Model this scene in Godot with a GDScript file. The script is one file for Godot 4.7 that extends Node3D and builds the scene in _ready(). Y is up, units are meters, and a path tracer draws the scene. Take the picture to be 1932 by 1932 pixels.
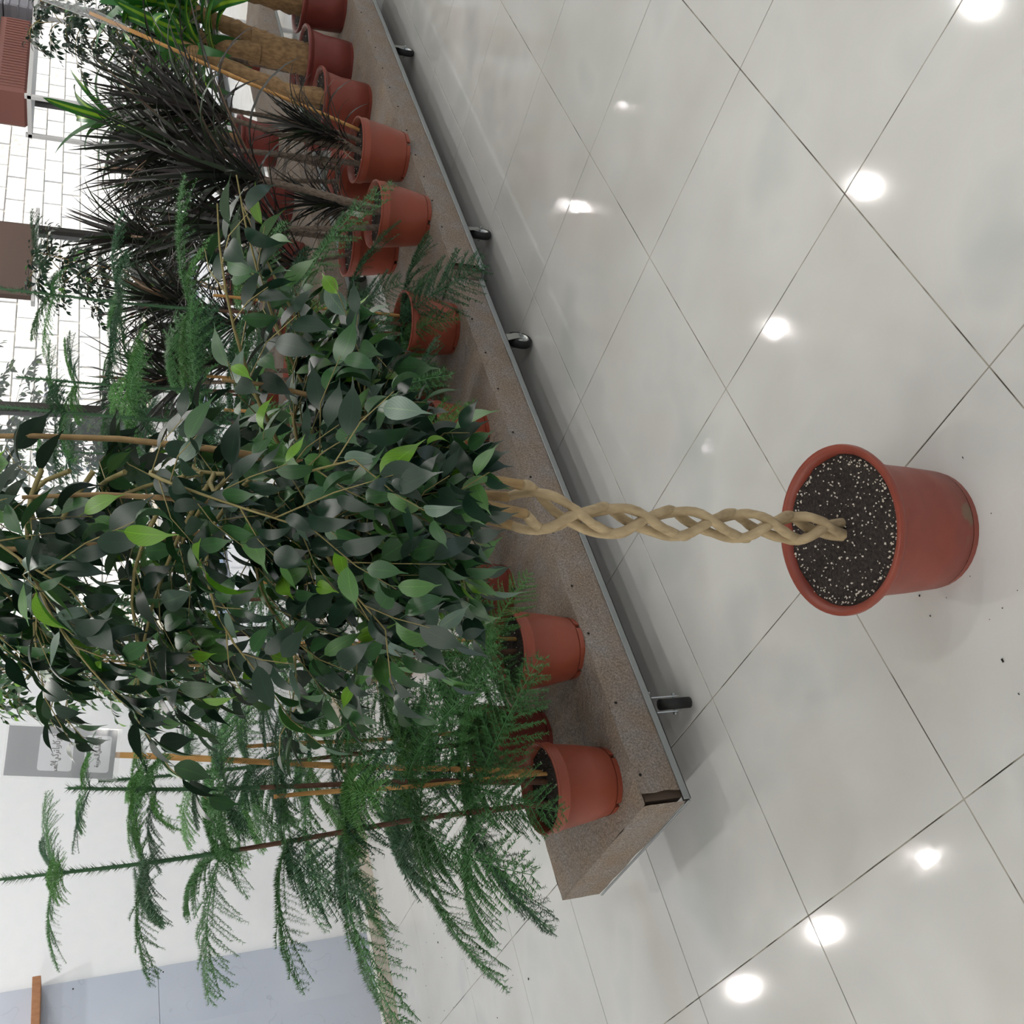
extends Node3D
# A garden-shop hall: potted plants on rolling platforms over a polished tile floor. The camera was held sideways.
# World: x runs along the platforms, -z across them towards the white wall, y up, metres.

const TOP := 0.275            # upper face of the rolling platforms
var M := {}
var rng := RandomNumberGenerator.new()
var taken := {}
var EYE := Vector3(0, 1.606, 0)

# ------------------------------------------------------------------ helpers
func numbered(called: String) -> String:
	if not taken.has(called):
		taken[called] = 0
		return called
	taken[called] += 1
	return "%s_%03d" % [called, taken[called]]

func thing(called: String, label: String, category: String, at := Vector3.ZERO, turn := 0.0, group := "") -> Node3D:
	var o := Node3D.new()
	o.name = numbered(called)
	add_child(o)
	o.position = at
	o.rotation.y = turn
	o.set_meta("label", label)
	o.set_meta("category", category)
	if group != "":
		o.set_meta("group", group)
	return o

func put(parent: Node, called: String, mesh: Mesh, mat: Material, xf := Transform3D()) -> MeshInstance3D:
	var o := MeshInstance3D.new()
	o.mesh = mesh
	o.material_override = mat
	o.name = numbered(called) if parent == self else called
	o.transform = xf
	parent.add_child(o, true)
	return o

func struct(called: String, mesh: Mesh, mat: Material, at := Vector3.ZERO, label := "", category := "") -> MeshInstance3D:
	var o := put(self, called, mesh, mat, Transform3D(Basis(), at))
	o.set_meta("kind", "structure")
	if label != "":
		o.set_meta("label", label)
	if category != "":
		o.set_meta("category", category)
	return o

func mat(color: Color, rough := 0.8, metal := 0.0) -> StandardMaterial3D:
	var m := StandardMaterial3D.new()
	m.albedo_color = color
	m.roughness = rough
	m.metallic = metal
	return m

func noise_tex(freq: float, ramp: Array, sz := 512, octaves := 4, sd := 1, type := FastNoiseLite.TYPE_SIMPLEX_SMOOTH) -> NoiseTexture2D:
	var n := FastNoiseLite.new()
	n.noise_type = type
	n.frequency = freq
	n.fractal_octaves = octaves
	n.seed = sd
	var g := Gradient.new()
	var offs := PackedFloat32Array()
	var cols := PackedColorArray()
	for r in ramp:
		offs.append(r[0])
		cols.append(r[1])
	g.offsets = offs
	g.colors = cols
	var t := NoiseTexture2D.new()
	t.width = sz
	t.height = sz
	t.seamless = true
	t.noise = n
	t.color_ramp = g
	return t

func grey(v: float) -> Color:
	return Color(v, v, v)

# an ArrayMesh gathered from triangles with normals and uvs
class Tri:
	var v := PackedVector3Array()
	var n := PackedVector3Array()
	var uv := PackedVector2Array()
	var ix := PackedInt32Array()
	func vert(p: Vector3, nn: Vector3, t := Vector2.ZERO) -> int:
		v.append(p)
		n.append(nn)
		uv.append(t)
		return v.size() - 1
	func tri(a: int, b: int, c: int) -> void:
		ix.append(a)
		ix.append(b)
		ix.append(c)
	func quad(a: Vector3, b: Vector3, c: Vector3, d: Vector3) -> void:
		var nn := (c - a).cross(b - a).normalized()
		var i := vert(a, nn, Vector2(0, 0))
		vert(b, nn, Vector2(1, 0))
		vert(c, nn, Vector2(1, 1))
		vert(d, nn, Vector2(0, 1))
		tri(i, i + 1, i + 2)
		tri(i, i + 2, i + 3)
	func face(a: Vector3, b: Vector3, c: Vector3) -> void:
		var nn := (c - a).cross(b - a).normalized()
		var i := vert(a, nn)
		vert(b, nn)
		vert(c, nn)
		tri(i, i + 1, i + 2)
	func mesh() -> ArrayMesh:
		var m := ArrayMesh.new()
		var arr := []
		arr.resize(Mesh.ARRAY_MAX)
		arr[Mesh.ARRAY_VERTEX] = v
		arr[Mesh.ARRAY_NORMAL] = n
		arr[Mesh.ARRAY_TEX_UV] = uv
		arr[Mesh.ARRAY_INDEX] = ix
		m.add_surface_from_arrays(Mesh.PRIMITIVE_TRIANGLES, arr)
		return m

# a box with chamfered edges
func bevel_box(t: Tri, c: Vector3, s: Vector3, b: float) -> void:
	var h := s * 0.5
	b = minf(b, minf(h.x, minf(h.y, h.z)) * 0.9)
	for ax in 3:
		for sg in [-1.0, 1.0]:
			var u := (ax + 1) % 3
			var w := (ax + 2) % 3
			var q: Array[Vector3] = []
			for k in [[-1, -1], [1, -1], [1, 1], [-1, 1]]:
				var p := Vector3.ZERO
				p[ax] = sg * h[ax]
				p[u] = k[0] * (h[u] - b)
				p[w] = k[1] * (h[w] - b)
				q.append(c + p)
			if sg > 0:
				t.quad(q[0], q[3], q[2], q[1])
			else:
				t.quad(q[0], q[1], q[2], q[3])
	for ax in 3:
		var u := (ax + 1) % 3
		var w := (ax + 2) % 3
		for k in [[-1, -1], [1, -1], [1, 1], [-1, 1]]:
			var p0 := Vector3.ZERO
			p0[u] = k[0] * h[u]
			p0[w] = k[1] * (h[w] - b)
			var p1 := Vector3.ZERO
			p1[u] = k[0] * (h[u] - b)
			p1[w] = k[1] * h[w]
			var e := Vector3.ZERO
			e[ax] = h[ax] - b
			var out := Vector3.ZERO
			out[u] = k[0]
			out[w] = k[1]
			var a := c + p0 - e
			var bb := c + p0 + e
			var cc := c + p1 + e
			var d := c + p1 - e
			if (cc - a).cross(bb - a).dot(out) > 0:
				t.quad(a, bb, cc, d)
			else:
				t.quad(a, d, cc, bb)
	for sx in [-1, 1]:
		for sy in [-1, 1]:
			for sz in [-1, 1]:
				var s3 := Vector3(sx, sy, sz)
				var a := c + Vector3(sx * h.x, sy * (h.y - b), sz * (h.z - b))
				var bb := c + Vector3(sx * (h.x - b), sy * h.y, sz * (h.z - b))
				var cc := c + Vector3(sx * (h.x - b), sy * (h.y - b), sz * h.z)
				if (cc - a).cross(bb - a).dot(s3) > 0:
					t.face(a, bb, cc)
				else:
					t.face(a, cc, bb)

func box(s: Vector3, b := 0.003, c := Vector3.ZERO) -> ArrayMesh:
	var t := Tri.new()
	bevel_box(t, c, s, b)
	return t.mesh()

# a tube along points with radii; caps closed
func tube(t: Tri, pts: Array, rad: Array, sides := 8, vscale := 1.0) -> void:
	var n := pts.size()
	var up := Vector3.UP
	var first: Vector3 = (pts[1] - pts[0]).normalized()
	if absf(first.dot(up)) > 0.9:
		up = Vector3.RIGHT
	var side := first.cross(up).normalized()
	var start := t.v.size()
	var along := 0.0
	for i in n:
		var d: Vector3
		if i == 0:
			d = pts[1] - pts[0]
		elif i == n - 1:
			d = pts[n - 1] - pts[n - 2]
		else:
			d = pts[i + 1] - pts[i - 1]
		d = d.normalized()
		if i > 0:
			along += (pts[i] - pts[i - 1]).length()
		side = (side - d * side.dot(d)).normalized()
		var other := d.cross(side)
		for k in sides + 1:
			var an := TAU * k / sides
			var nn := side * cos(an) + other * sin(an)
			t.vert(pts[i] + nn * rad[i], nn, Vector2(float(k) / sides, along * vscale))
	for i in n - 1:
		for k in sides:
			var a := start + i * (sides + 1) + k
			var b := a + sides + 1
			t.tri(a, b + 1, a + 1)
			t.tri(a, b, b + 1)
	for e in [0, n - 1]:
		var dn: Vector3 = (pts[0] - pts[1]).normalized() if e == 0 else (pts[n - 1] - pts[n - 2]).normalized()
		var c := t.vert(pts[e], dn)
		var ring := t.v.size()
		for k in sides + 1:
			t.vert(t.v[start + e * (sides + 1) + k], dn)
		for k in sides:
			if e == 0:
				t.tri(c, ring + k, ring + k + 1)
			else:
				t.tri(c, ring + k + 1, ring + k)

func one_tube(pts: Array, rad: Array, sides := 8, vscale := 1.0) -> ArrayMesh:
	var t := Tri.new()
	tube(t, pts, rad, sides, vscale)
	return t.mesh()

# turned profile: array of Vector2(radius, height), smooth normals, u round, v along
func lathe(prof: Array, segs := 48, crease := 0.75) -> ArrayMesh:
	var t := Tri.new()
	lathe_into(t, prof, segs, Vector3.ZERO)
	return t.mesh()

func lathe_into(t: Tri, prof: Array, segs: int, at: Vector3) -> void:
	var tot := 0.0
	var acc := [0.0]
	for i in range(1, prof.size()):
		tot += (prof[i] - prof[i - 1]).length()
		acc.append(tot)
	for i in prof.size() - 1:
		var a: Vector2 = prof[i]
		var b: Vector2 = prof[i + 1]
		var d := (b - a).normalized()
		var flat := Vector2(d.y, -d.x)
		var na := flat
		var nb := flat
		if i > 0:
			var dp: Vector2 = (a - prof[i - 1]).normalized()
			var fp := Vector2(dp.y, -dp.x)
			if fp.dot(flat) > 0.6:
				na = (fp + flat).normalized()
		if i < prof.size() - 2:
			var dq: Vector2 = (prof[i + 2] - b).normalized()
			var fq := Vector2(dq.y, -dq.x)
			if fq.dot(flat) > 0.6:
				nb = (fq + flat).normalized()
		var s := t.v.size()
		for k in segs + 1:
			var an := TAU * k / segs
			var c := cos(an)
			var sn := sin(an)
			t.vert(at + Vector3(a.x * c, a.y, a.x * sn), Vector3(na.x * c, na.y, na.x * sn), Vector2(float(k) / segs, acc[i] / tot))
			t.vert(at + Vector3(b.x * c, b.y, b.x * sn), Vector3(nb.x * c, nb.y, nb.x * sn), Vector2(float(k) / segs, acc[i + 1] / tot))
		for k in segs:
			var q := s + k * 2
			t.tri(q, q + 3, q + 1)
			t.tri(q, q + 2, q + 3)

func rnd(a: float, b: float) -> float:
	return rng.randf_range(a, b)

# ------------------------------------------------------------------ world
func _ready() -> void:
	rng.seed = 20240611
	setup_camera()
	setup_light()
	make_materials()
	build_room()
	build_outside()
	build_platforms()
	build_pots_and_plants()
	build_background()

func setup_camera() -> void:
	var th := 0.4132
	var ro := 0.0090
	var az := 2.4152
	var f := Vector3(0, -sin(th), -cos(th))
	var r := Vector3(1, 0, 0)
	var u := r.cross(f)
	var r2 := r * cos(ro) + u * sin(ro)
	var u2 := -r * sin(ro) + u * cos(ro)
	var conv := func(p: Vector3) -> Vector3:
		return Vector3(-(p.x * cos(az) + p.z * sin(az)), p.y, -(-p.x * sin(az) + p.z * cos(az)))
	var cam := Camera3D.new()
	cam.name = "camera"
	# held on its side: the picture's right is the hall's down, the picture's top is the hall's right
	cam.transform = Transform3D(Basis(conv.call(-u2), conv.call(r2), conv.call(-f)), EYE)
	cam.fov = rad_to_deg(2.0 * atan(966.0 / 1870.08))
	cam.near = 0.05
	cam.far = 200.0
	add_child(cam)
	cam.current = true

func setup_light() -> void:
	var sky := ProceduralSkyMaterial.new()
	sky.sky_top_color = Color(0.55, 0.70, 0.92)
	sky.sky_horizon_color = Color(0.90, 0.94, 0.98)
	sky.ground_bottom_color = Color(0.55, 0.54, 0.52)
	sky.ground_horizon_color = Color(0.85, 0.86, 0.86)
	sky.energy_multiplier = 2.0
	var e := Environment.new()
	e.background_mode = Environment.BG_SKY
	e.sky = Sky.new()
	e.sky.sky_material = sky
	e.tonemap_mode = Environment.TONE_MAPPER_LINEAR
	e.tonemap_exposure = 1.0
	e.sdfgi_enabled = true
	e.ssao_enabled = true
	e.ssil_enabled = true
	var w := WorldEnvironment.new()
	w.name = "environment"
	w.environment = e
	add_child(w)
	var sun := DirectionalLight3D.new()
	sun.name = "sun"
	sun.light_energy = 4.0
	sun.light_color = Color(1.0, 0.96, 0.88)
	sun.light_angular_distance = 0.6
	sun.shadow_enabled = true
	sun.sky_mode = DirectionalLight3D.SKY_MODE_LIGHT_ONLY
	add_child(sun)
	sun.look_at_from_position(Vector3(2, 10, 4), Vector3(0, 0, 0))

const LAMP_E := 0.73

func downlight(x: float, z: float) -> void:
	var t := thing("downlight", "round recessed ceiling downlight in the row over the hall", "ceiling light", Vector3(x, 3.2, z), 0, "recessed downlights in the ceiling")
	put(t, "trim_ring", shared("ring"), M.white_trim)
	put(t, "diffuser", shared("disc"), M.lamp_glow)
	var l := SpotLight3D.new()
	l.name = "lamp"
	l.position = Vector3(0, -0.045, 0)
	l.rotation_degrees = Vector3(-90, 0, 0)
	l.light_energy = LAMP_E
	l.light_color = Color(1.0, 0.985, 0.965)
	l.light_size = 0.048
	l.spot_range = 30.0
	l.spot_angle = 88.0
	l.spot_attenuation = 2.0
	l.spot_angle_attenuation = 0.1
	l.shadow_enabled = true
	t.add_child(l)

var pool := {}
func shared(k: String) -> Mesh:
	if pool.has(k):
		return pool[k]
	var m: Mesh
	match k:
		"ring":
			m = lathe([Vector2(0.061, -0.012), Vector2(0.063, -0.016), Vector2(0.080, -0.008), Vector2(0.082, 0.0)], 32)
		"disc":
			m = lathe([Vector2(0.0, -0.010), Vector2(0.060, -0.010)], 32)
		"screw":
			m = lathe([Vector2(0.0042, 0.0), Vector2(0.004, 0.0012), Vector2(0.0, 0.0014)], 8)
	pool[k] = m
	return m

func make_materials() -> void:
	# polished porcelain: cream with faint clouds
	var tile := mat(Color(1, 1, 1), 0.07)
	tile.albedo_texture = noise_tex(0.0035, [[0.0, Color(0.785, 0.783, 0.765)], [0.45, Color(0.815, 0.816, 0.806)], [0.7, Color(0.83, 0.832, 0.824)], [1.0, Color(0.78, 0.793, 0.788)]], 1024, 4, 11)
	tile.uv1_triplanar = true
	tile.uv1_world_triplanar = true
	tile.uv1_scale = Vector3.ONE * 0.37
	tile.metallic_specular = 0.5
	M.tile = tile
	var grout := mat(Color(1, 1, 1), 0.95)
	grout.albedo_texture = noise_tex(0.02, [[0.0, Color(0.16, 0.155, 0.14)], [0.4, Color(0.33, 0.31, 0.27)], [0.62, Color(0.62, 0.60, 0.55)], [1.0, Color(0.72, 0.70, 0.66)]], 512, 4, 5)
	grout.uv1_triplanar = true
	grout.uv1_world_triplanar = true
	grout.uv1_scale = Vector3.ONE * 0.55
	M.grout = grout
	var beige := mat(Color(0.70, 0.655, 0.575), 0.12)
	M.beige_tile = beige
	M.caulk = mat(Color(0.90, 0.90, 0.89), 0.6)
	M.white_wall = mat(Color(1, 1, 1), 0.85)
	M.white_wall.albedo_texture = noise_tex(0.02, [[0.0, Color(0.93, 0.945, 0.965)], [1.0, Color(0.95, 0.96, 0.975)]], 512, 4, 8)
	M.white_wall.uv1_triplanar = true
	M.white_wall.uv1_world_triplanar = true
	M.white_wall.uv1_scale = Vector3.ONE * 0.8
	var marble := mat(Color(1, 1, 1), 0.18)
	marble.albedo_texture = marble_tex()
	marble.uv1_triplanar = true
	marble.uv1_world_triplanar = true
	marble.uv1_scale = Vector3.ONE * 0.62
	M.marble = marble
	M.shop_wall = mat(Color(0.86, 0.86, 0.85), 0.85)
	M.ceiling = mat(Color(0.90, 0.90, 0.89), 0.9)
	M.white_trim = mat(Color(0.92, 0.92, 0.92), 0.5)
	var glow := mat(Color(1, 1, 1), 0.5)
	glow.emission_enabled = true
	glow.emission = Color(1.0, 0.98, 0.95)
	glow.emission_energy_multiplier = 6.0
	M.lamp_glow = glow
	# wool-waste felt: grey brown with pale and dark fibres
	var felt := mat(Color(1, 1, 1), 1.0)
	felt.albedo_texture = felt_tex()
	felt.uv1_triplanar = true
	felt.uv1_world_triplanar = true
	felt.uv1_scale = Vector3.ONE * 1.15
	felt.heightmap_enabled = true
	felt.heightmap_texture = noise_tex(0.06, [[0.0, grey(0)], [1.0, grey(1)]], 512, 5, 21)
	felt.heightmap_scale = 0.35
	M.felt = felt
	M.bare_wood = mat(Color(0.36, 0.30, 0.25), 0.9)
	M.steel = mat(Color(0.62, 0.64, 0.64), 0.42, 0.9)
	M.zinc = mat(Color(0.78, 0.79, 0.78), 0.3, 0.95)
	M.rubber = mat(Color(0.055, 0.055, 0.06), 0.65)
	M.screw = mat(Color(0.10, 0.08, 0.07), 0.6, 0.4)
	# plastic terracotta
	for k in [["pot_a", Color(0.545, 0.25, 0.18)], ["pot_b", Color(0.545, 0.26, 0.185)], ["pot_c", Color(0.50, 0.23, 0.18)], ["pot_d", Color(0.46, 0.205, 0.178)]]:
		var p := mat(k[1], 0.42)
		p.heightmap_enabled = true
		p.heightmap_texture = noise_fine()
		p.heightmap_scale = 0.02
		p.uv1_triplanar = true
		p.uv1_scale = Vector3.ONE * 6.0
		M[k[0]] = p
	var soil := mat(Color(1, 1, 1), 1.0)
	soil.albedo_texture = noise_tex(0.05, [[0.0, Color(0.10, 0.085, 0.08)], [0.5, Color(0.19, 0.16, 0.15)], [0.8, Color(0.25, 0.22, 0.20)], [1.0, Color(0.36, 0.33, 0.30)]], 512, 5, 31)
	soil.uv1_triplanar = true
	soil.uv1_scale = Vector3.ONE * 4.0
	soil.heightmap_enabled = true
	soil.heightmap_texture = noise_tex(0.06, [[0.0, grey(0)], [1.0, grey(1)]], 512, 5, 32)
	soil.heightmap_scale = 0.5
	M.soil = soil
	M.perlite = mat(Color(0.86, 0.83, 0.78), 0.9)
	M.bark_ficus = bark(Color(0.56, 0.49, 0.37), Color(0.75, 0.67, 0.53), 0.03, 41)
	M.bark_twig = mat(Color(0.52, 0.48, 0.30), 0.7)
	M.bark_limb = bark(Color(0.48, 0.39, 0.26), Color(0.66, 0.55, 0.38), 0.03, 42)
	M.bark_cane = bark(Color(0.26, 0.22, 0.19), Color(0.52, 0.46, 0.40), 0.05, 43)
	M.bark_trunk = bark(Color(0.42, 0.32, 0.21), Color(0.66, 0.53, 0.37), 0.03, 44)
	M.wax = mat(Color(0.10, 0.08, 0.09), 0.4)
	M.araucaria_bark = bark(Color(0.28, 0.19, 0.14), Color(0.46, 0.33, 0.26), 0.05, 45)
	M.bamboo = bark(Color(0.66, 0.47, 0.26), Color(0.80, 0.62, 0.38), 0.02, 46)
	M.needle_a = leaf_mat(Color(0.26, 0.47, 0.25), 0.55, 0.30)
	M.needle_b = leaf_mat(Color(0.17, 0.35, 0.225), 0.55, 0.25)
	M.needle_c = leaf_mat(Color(0.33, 0.55, 0.28), 0.55, 0.35)
	M.green_stem = leaf_mat(Color(0.20, 0.36, 0.22), 0.6, 0.1)
	M.fig_dark = leaf_mat(Color(0.135, 0.255, 0.19), 0.33, 0.30)
	M.fig_mid = leaf_mat(Color(0.235, 0.42, 0.235), 0.34, 0.42)
	M.fig_light = leaf_mat(Color(0.37, 0.57, 0.30), 0.36, 0.5)
	M.fig_young = leaf_mat(Color(0.48, 0.70, 0.18), 0.36, 0.6)
	M.fig_dusty = leaf_mat(Color(0.46, 0.57, 0.50), 0.36, 0.3)
	for k in ["fig_dark", "fig_mid", "fig_light", "fig_young", "fig_dusty"]:
		M[k].albedo_texture = midrib()
	M.drac_a = leaf_mat(Color(0.115, 0.135, 0.12), 0.40, 0.12)
	M.drac_b = leaf_mat(Color(0.165, 0.14, 0.145), 0.42, 0.12)
	M.drac_c = leaf_mat(Color(0.15, 0.225, 0.135), 0.42, 0.2)
	M.drac_dead = leaf_mat(Color(0.46, 0.37, 0.30), 0.8, 0.2)
	M.corn_leaf = corn_mat()
	M.corn_dark = leaf_mat(Color(0.16, 0.36, 0.17), 0.35, 0.4)
	M.frame = mat(Color(0.20, 0.19, 0.18), 0.4, 0.5)
	M.shelf_wood = bark(Color(0.60, 0.42, 0.30), Color(0.68, 0.50, 0.37), 0.02, 47)
	var glass := mat(Color(0.95, 0.98, 1.0, 0.06), 0.0)
	glass.transparency = BaseMaterial3D.TRANSPARENCY_ALPHA
	M.glass = glass
	var sleeve := mat(Color(0.95, 0.96, 0.97, 0.12), 0.08)
	sleeve.transparency = BaseMaterial3D.TRANSPARENCY_ALPHA
	M.sleeve = sleeve
	M.stone = mat(Color(1, 1, 1), 0.95)
	M.stone.albedo_texture = noise_tex(0.02, [[0.0, Color(0.78, 0.76, 0.71)], [0.5, Color(0.90, 0.885, 0.85)], [1.0, Color(0.95, 0.94, 0.92)]], 512, 5, 51)
	M.stone.uv1_triplanar = true
	M.stone.uv1_world_triplanar = true
	M.stone.uv1_scale = Vector3.ONE * 0.6
	M.stone_b = M.stone.duplicate()
	M.stone_b.albedo_color = Color(0.98, 0.98, 0.99)
	M.stone_c = M.stone.duplicate()
	M.stone_c.albedo_color = Color(0.92, 0.92, 0.92)
	M.stone_joint = mat(Color(0.72, 0.69, 0.63), 1.0)
	M.paving = mat(Color(0.74, 0.75, 0.74), 0.9)
	M.asphalt = mat(Color(0.38, 0.38, 0.38), 0.95)
	M.brown_panel = mat(Color(0.36, 0.29, 0.26), 0.7)
	M.rack = mat(Color(0.82, 0.82, 0.82), 0.45)
	M.crate = mat(Color(0.50, 0.50, 0.53), 0.6)
	M.white_plastic = mat(Color(0.93, 0.93, 0.94), 0.4)
	M.planter = mat(Color(0.50, 0.32, 0.29), 0.6)
	M.pot_main = muddy_pot()
	M.pot_foot = mat(Color(0.535, 0.245, 0.185), 0.42)
	M.crumb = mat(Color(0.13, 0.11, 0.10), 0.95)
	M.teal_strip = mat(Color(0.36, 0.43, 0.42), 0.5)

var fine_noise: NoiseTexture2D
func noise_fine() -> NoiseTexture2D:
	if fine_noise == null:
		fine_noise = noise_tex(0.15, [[0.0, grey(0)], [1.0, grey(1)]], 256, 3, 77)
	return fine_noise

# the front pot: a dried mud patch low on the side that faces the aisle
func muddy_pot() -> StandardMaterial3D:
	var n := FastNoiseLite.new()
	n.seed = 6
	n.frequency = 0.03
	n.fractal_octaves = 4
	var im := Image.create(512, 512, false, Image.FORMAT_RGB8)
	for y in 512:
		for x in 512:
			var u := x / 511.0
			var v := y / 511.0
			var c := Color(0.535, 0.245, 0.185) * (1.0 + 0.05 * n.get_noise_2d(x * 0.7, y * 0.7))
			var du := (u - 0.318) / 0.030
			var dv := (v - 0.242) / 0.026
			var k := clampf((1.15 - sqrt(du * du + dv * dv) + 0.7 * n.get_noise_2d(x * 2.0, y * 2.0)) * 2.2, 0.0, 1.0)
			c = c.lerp(Color(0.50, 0.42, 0.33), k * 0.85)
			var k2 := clampf((0.75 - sqrt(pow((u - 0.385) / 0.03, 2) + pow((v - 0.25) / 0.02, 2)) + 0.8 * n.get_noise_2d(x * 2.0 + 99, y * 2.0)) * 1.2, 0.0, 1.0)
			c = c.lerp(Color(0.55, 0.44, 0.36), k2 * 0.35)
			im.set_pixel(x, y, c)
	var m := mat(Color(1, 1, 1), 0.42)
	m.albedo_texture = ImageTexture.create_from_image(im)
	return m

func bark(a: Color, b: Color, freq: float, sd: int) -> StandardMaterial3D:
	var m := mat(Color(1, 1, 1), 0.85)
	m.albedo_texture = noise_tex(freq, [[0.0, a], [0.55, a.lerp(b, 0.6)], [1.0, b]], 256, 5, sd)
	m.uv1_triplanar = true
	m.uv1_scale = Vector3(7, 3, 7)
	m.heightmap_enabled = true
	m.heightmap_texture = noise_tex(freq * 1.6, [[0.0, grey(0)], [1.0, grey(1)]], 256, 4, sd + 100)
	m.heightmap_scale = 0.12
	return m

func leaf_mat(c: Color, rough: float, through: float) -> StandardMaterial3D:
	var m := mat(c, rough)
	m.backlight_enabled = true
	m.backlight = Color(c.r, c.g, c.b).lerp(Color(0.6, 0.8, 0.2), 0.25) * through * 1.6
	m.backlight.a = 1.0
	return m

var rib_tex: ImageTexture
func midrib() -> ImageTexture:
	if rib_tex == null:
		var im := Image.create(64, 64, false, Image.FORMAT_RGB8)
		for y in 64:
			for x in 64:
				var a := absf(x / 63.0 - 0.5) * 2.0
				var side := 0.03 * sin((y / 63.0 + a * 0.35) * 60.0)
				var k := clampf((0.07 - a) * 18.0, 0.0, 1.0)
				im.set_pixel(x, y, grey(0.80 + side).lerp(Color(1.0, 1.0, 0.86), k * 0.8))
		rib_tex = ImageTexture.create_from_image(im)
	return rib_tex

func corn_mat() -> StandardMaterial3D:
	var im := Image.create(64, 64, false, Image.FORMAT_RGB8)
	for y in 64:
		for x in 64:
			var a := absf(x / 63.0 - 0.5) * 2.0
			var k := clampf((0.42 - a) * 5.0 + 0.12 * sin(y * 1.7 + x * 0.9), 0.0, 1.0)
			im.set_pixel(x, y, Color(0.17, 0.40, 0.17).lerp(Color(0.55, 0.69, 0.20), k))
	var m := leaf_mat(Color(1, 1, 1), 0.35, 0.0)
	m.albedo_texture = ImageTexture.create_from_image(im)
	m.backlight = Color(0.28, 0.4, 0.12)
	return m

func marble_tex() -> ImageTexture:
	var n := FastNoiseLite.new()
	n.seed = 3
	n.frequency = 0.006
	n.fractal_octaves = 4
	var s := 512
	var im := Image.create(s, s, false, Image.FORMAT_RGB8)
	for y in s:
		for x in s:
			var warp := n.get_noise_2d(x, y)
			var v := absf(sin((x * 0.55 + y * 1.0) * 0.012 + warp * 5.0))
			var vein := clampf(1.0 - v * 22.0, 0.0, 1.0) * clampf(0.5 + n.get_noise_2d(x + 300, y * 1.7) * 2.0, 0.0, 1.0)
			var base := Color(0.735, 0.77, 0.835).lerp(Color(0.775, 0.805, 0.86), 0.5 + 0.9 * n.get_noise_2d(x * 0.6, y * 0.6 + 90))
			im.set_pixel(x, y, base.lerp(Color(0.58, 0.61, 0.67), vein * 0.45))
	return ImageTexture.create_from_image(im)

func felt_tex() -> ImageTexture:
	var s := 1024
	var big := FastNoiseLite.new()
	big.seed = 9
	big.frequency = 0.006
	var fine := FastNoiseLite.new()
	fine.seed = 10
	fine.frequency = 0.11
	fine.fractal_octaves = 3
	var r := RandomNumberGenerator.new()
	r.seed = 99
	var im := Image.create(s, s, false, Image.FORMAT_RGB8)
	for y in s:
		for x in s:
			var b := 0.5 + 0.7 * big.get_noise_2d(x, y)
			var f := fine.get_noise_2d(x, y)
			var c := Color(0.56, 0.49, 0.42).lerp(Color(0.56, 0.535, 0.515), clampf(b, 0, 1))
			c = c * (0.92 + f * 0.26)
			im.set_pixel(x, y, Color(clampf(c.r, 0, 1), clampf(c.g, 0, 1), clampf(c.b, 0, 1)))
	# loose fibres, pale and dark
	for k in 5200:
		var p := Vector2(r.randf() * s, r.randf() * s)
		var an := r.randf() * TAU
		var curl := r.randf_range(-0.25, 0.25)
		var len := r.randi_range(6, 26)
		var pale := r.randf()
		var col := Color(0.78, 0.72, 0.66) if pale < 0.45 else (Color(0.27, 0.22, 0.19) if pale < 0.92 else Color(0.93, 0.90, 0.86))
		for i in len:
			var q := Vector2i(posmod(int(p.x), s), posmod(int(p.y), s))
			im.set_pixelv(q, im.get_pixelv(q).lerp(col, 0.36))
			p += Vector2.from_angle(an)
			an += curl * 0.4
	return ImageTexture.create_from_image(im)

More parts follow.
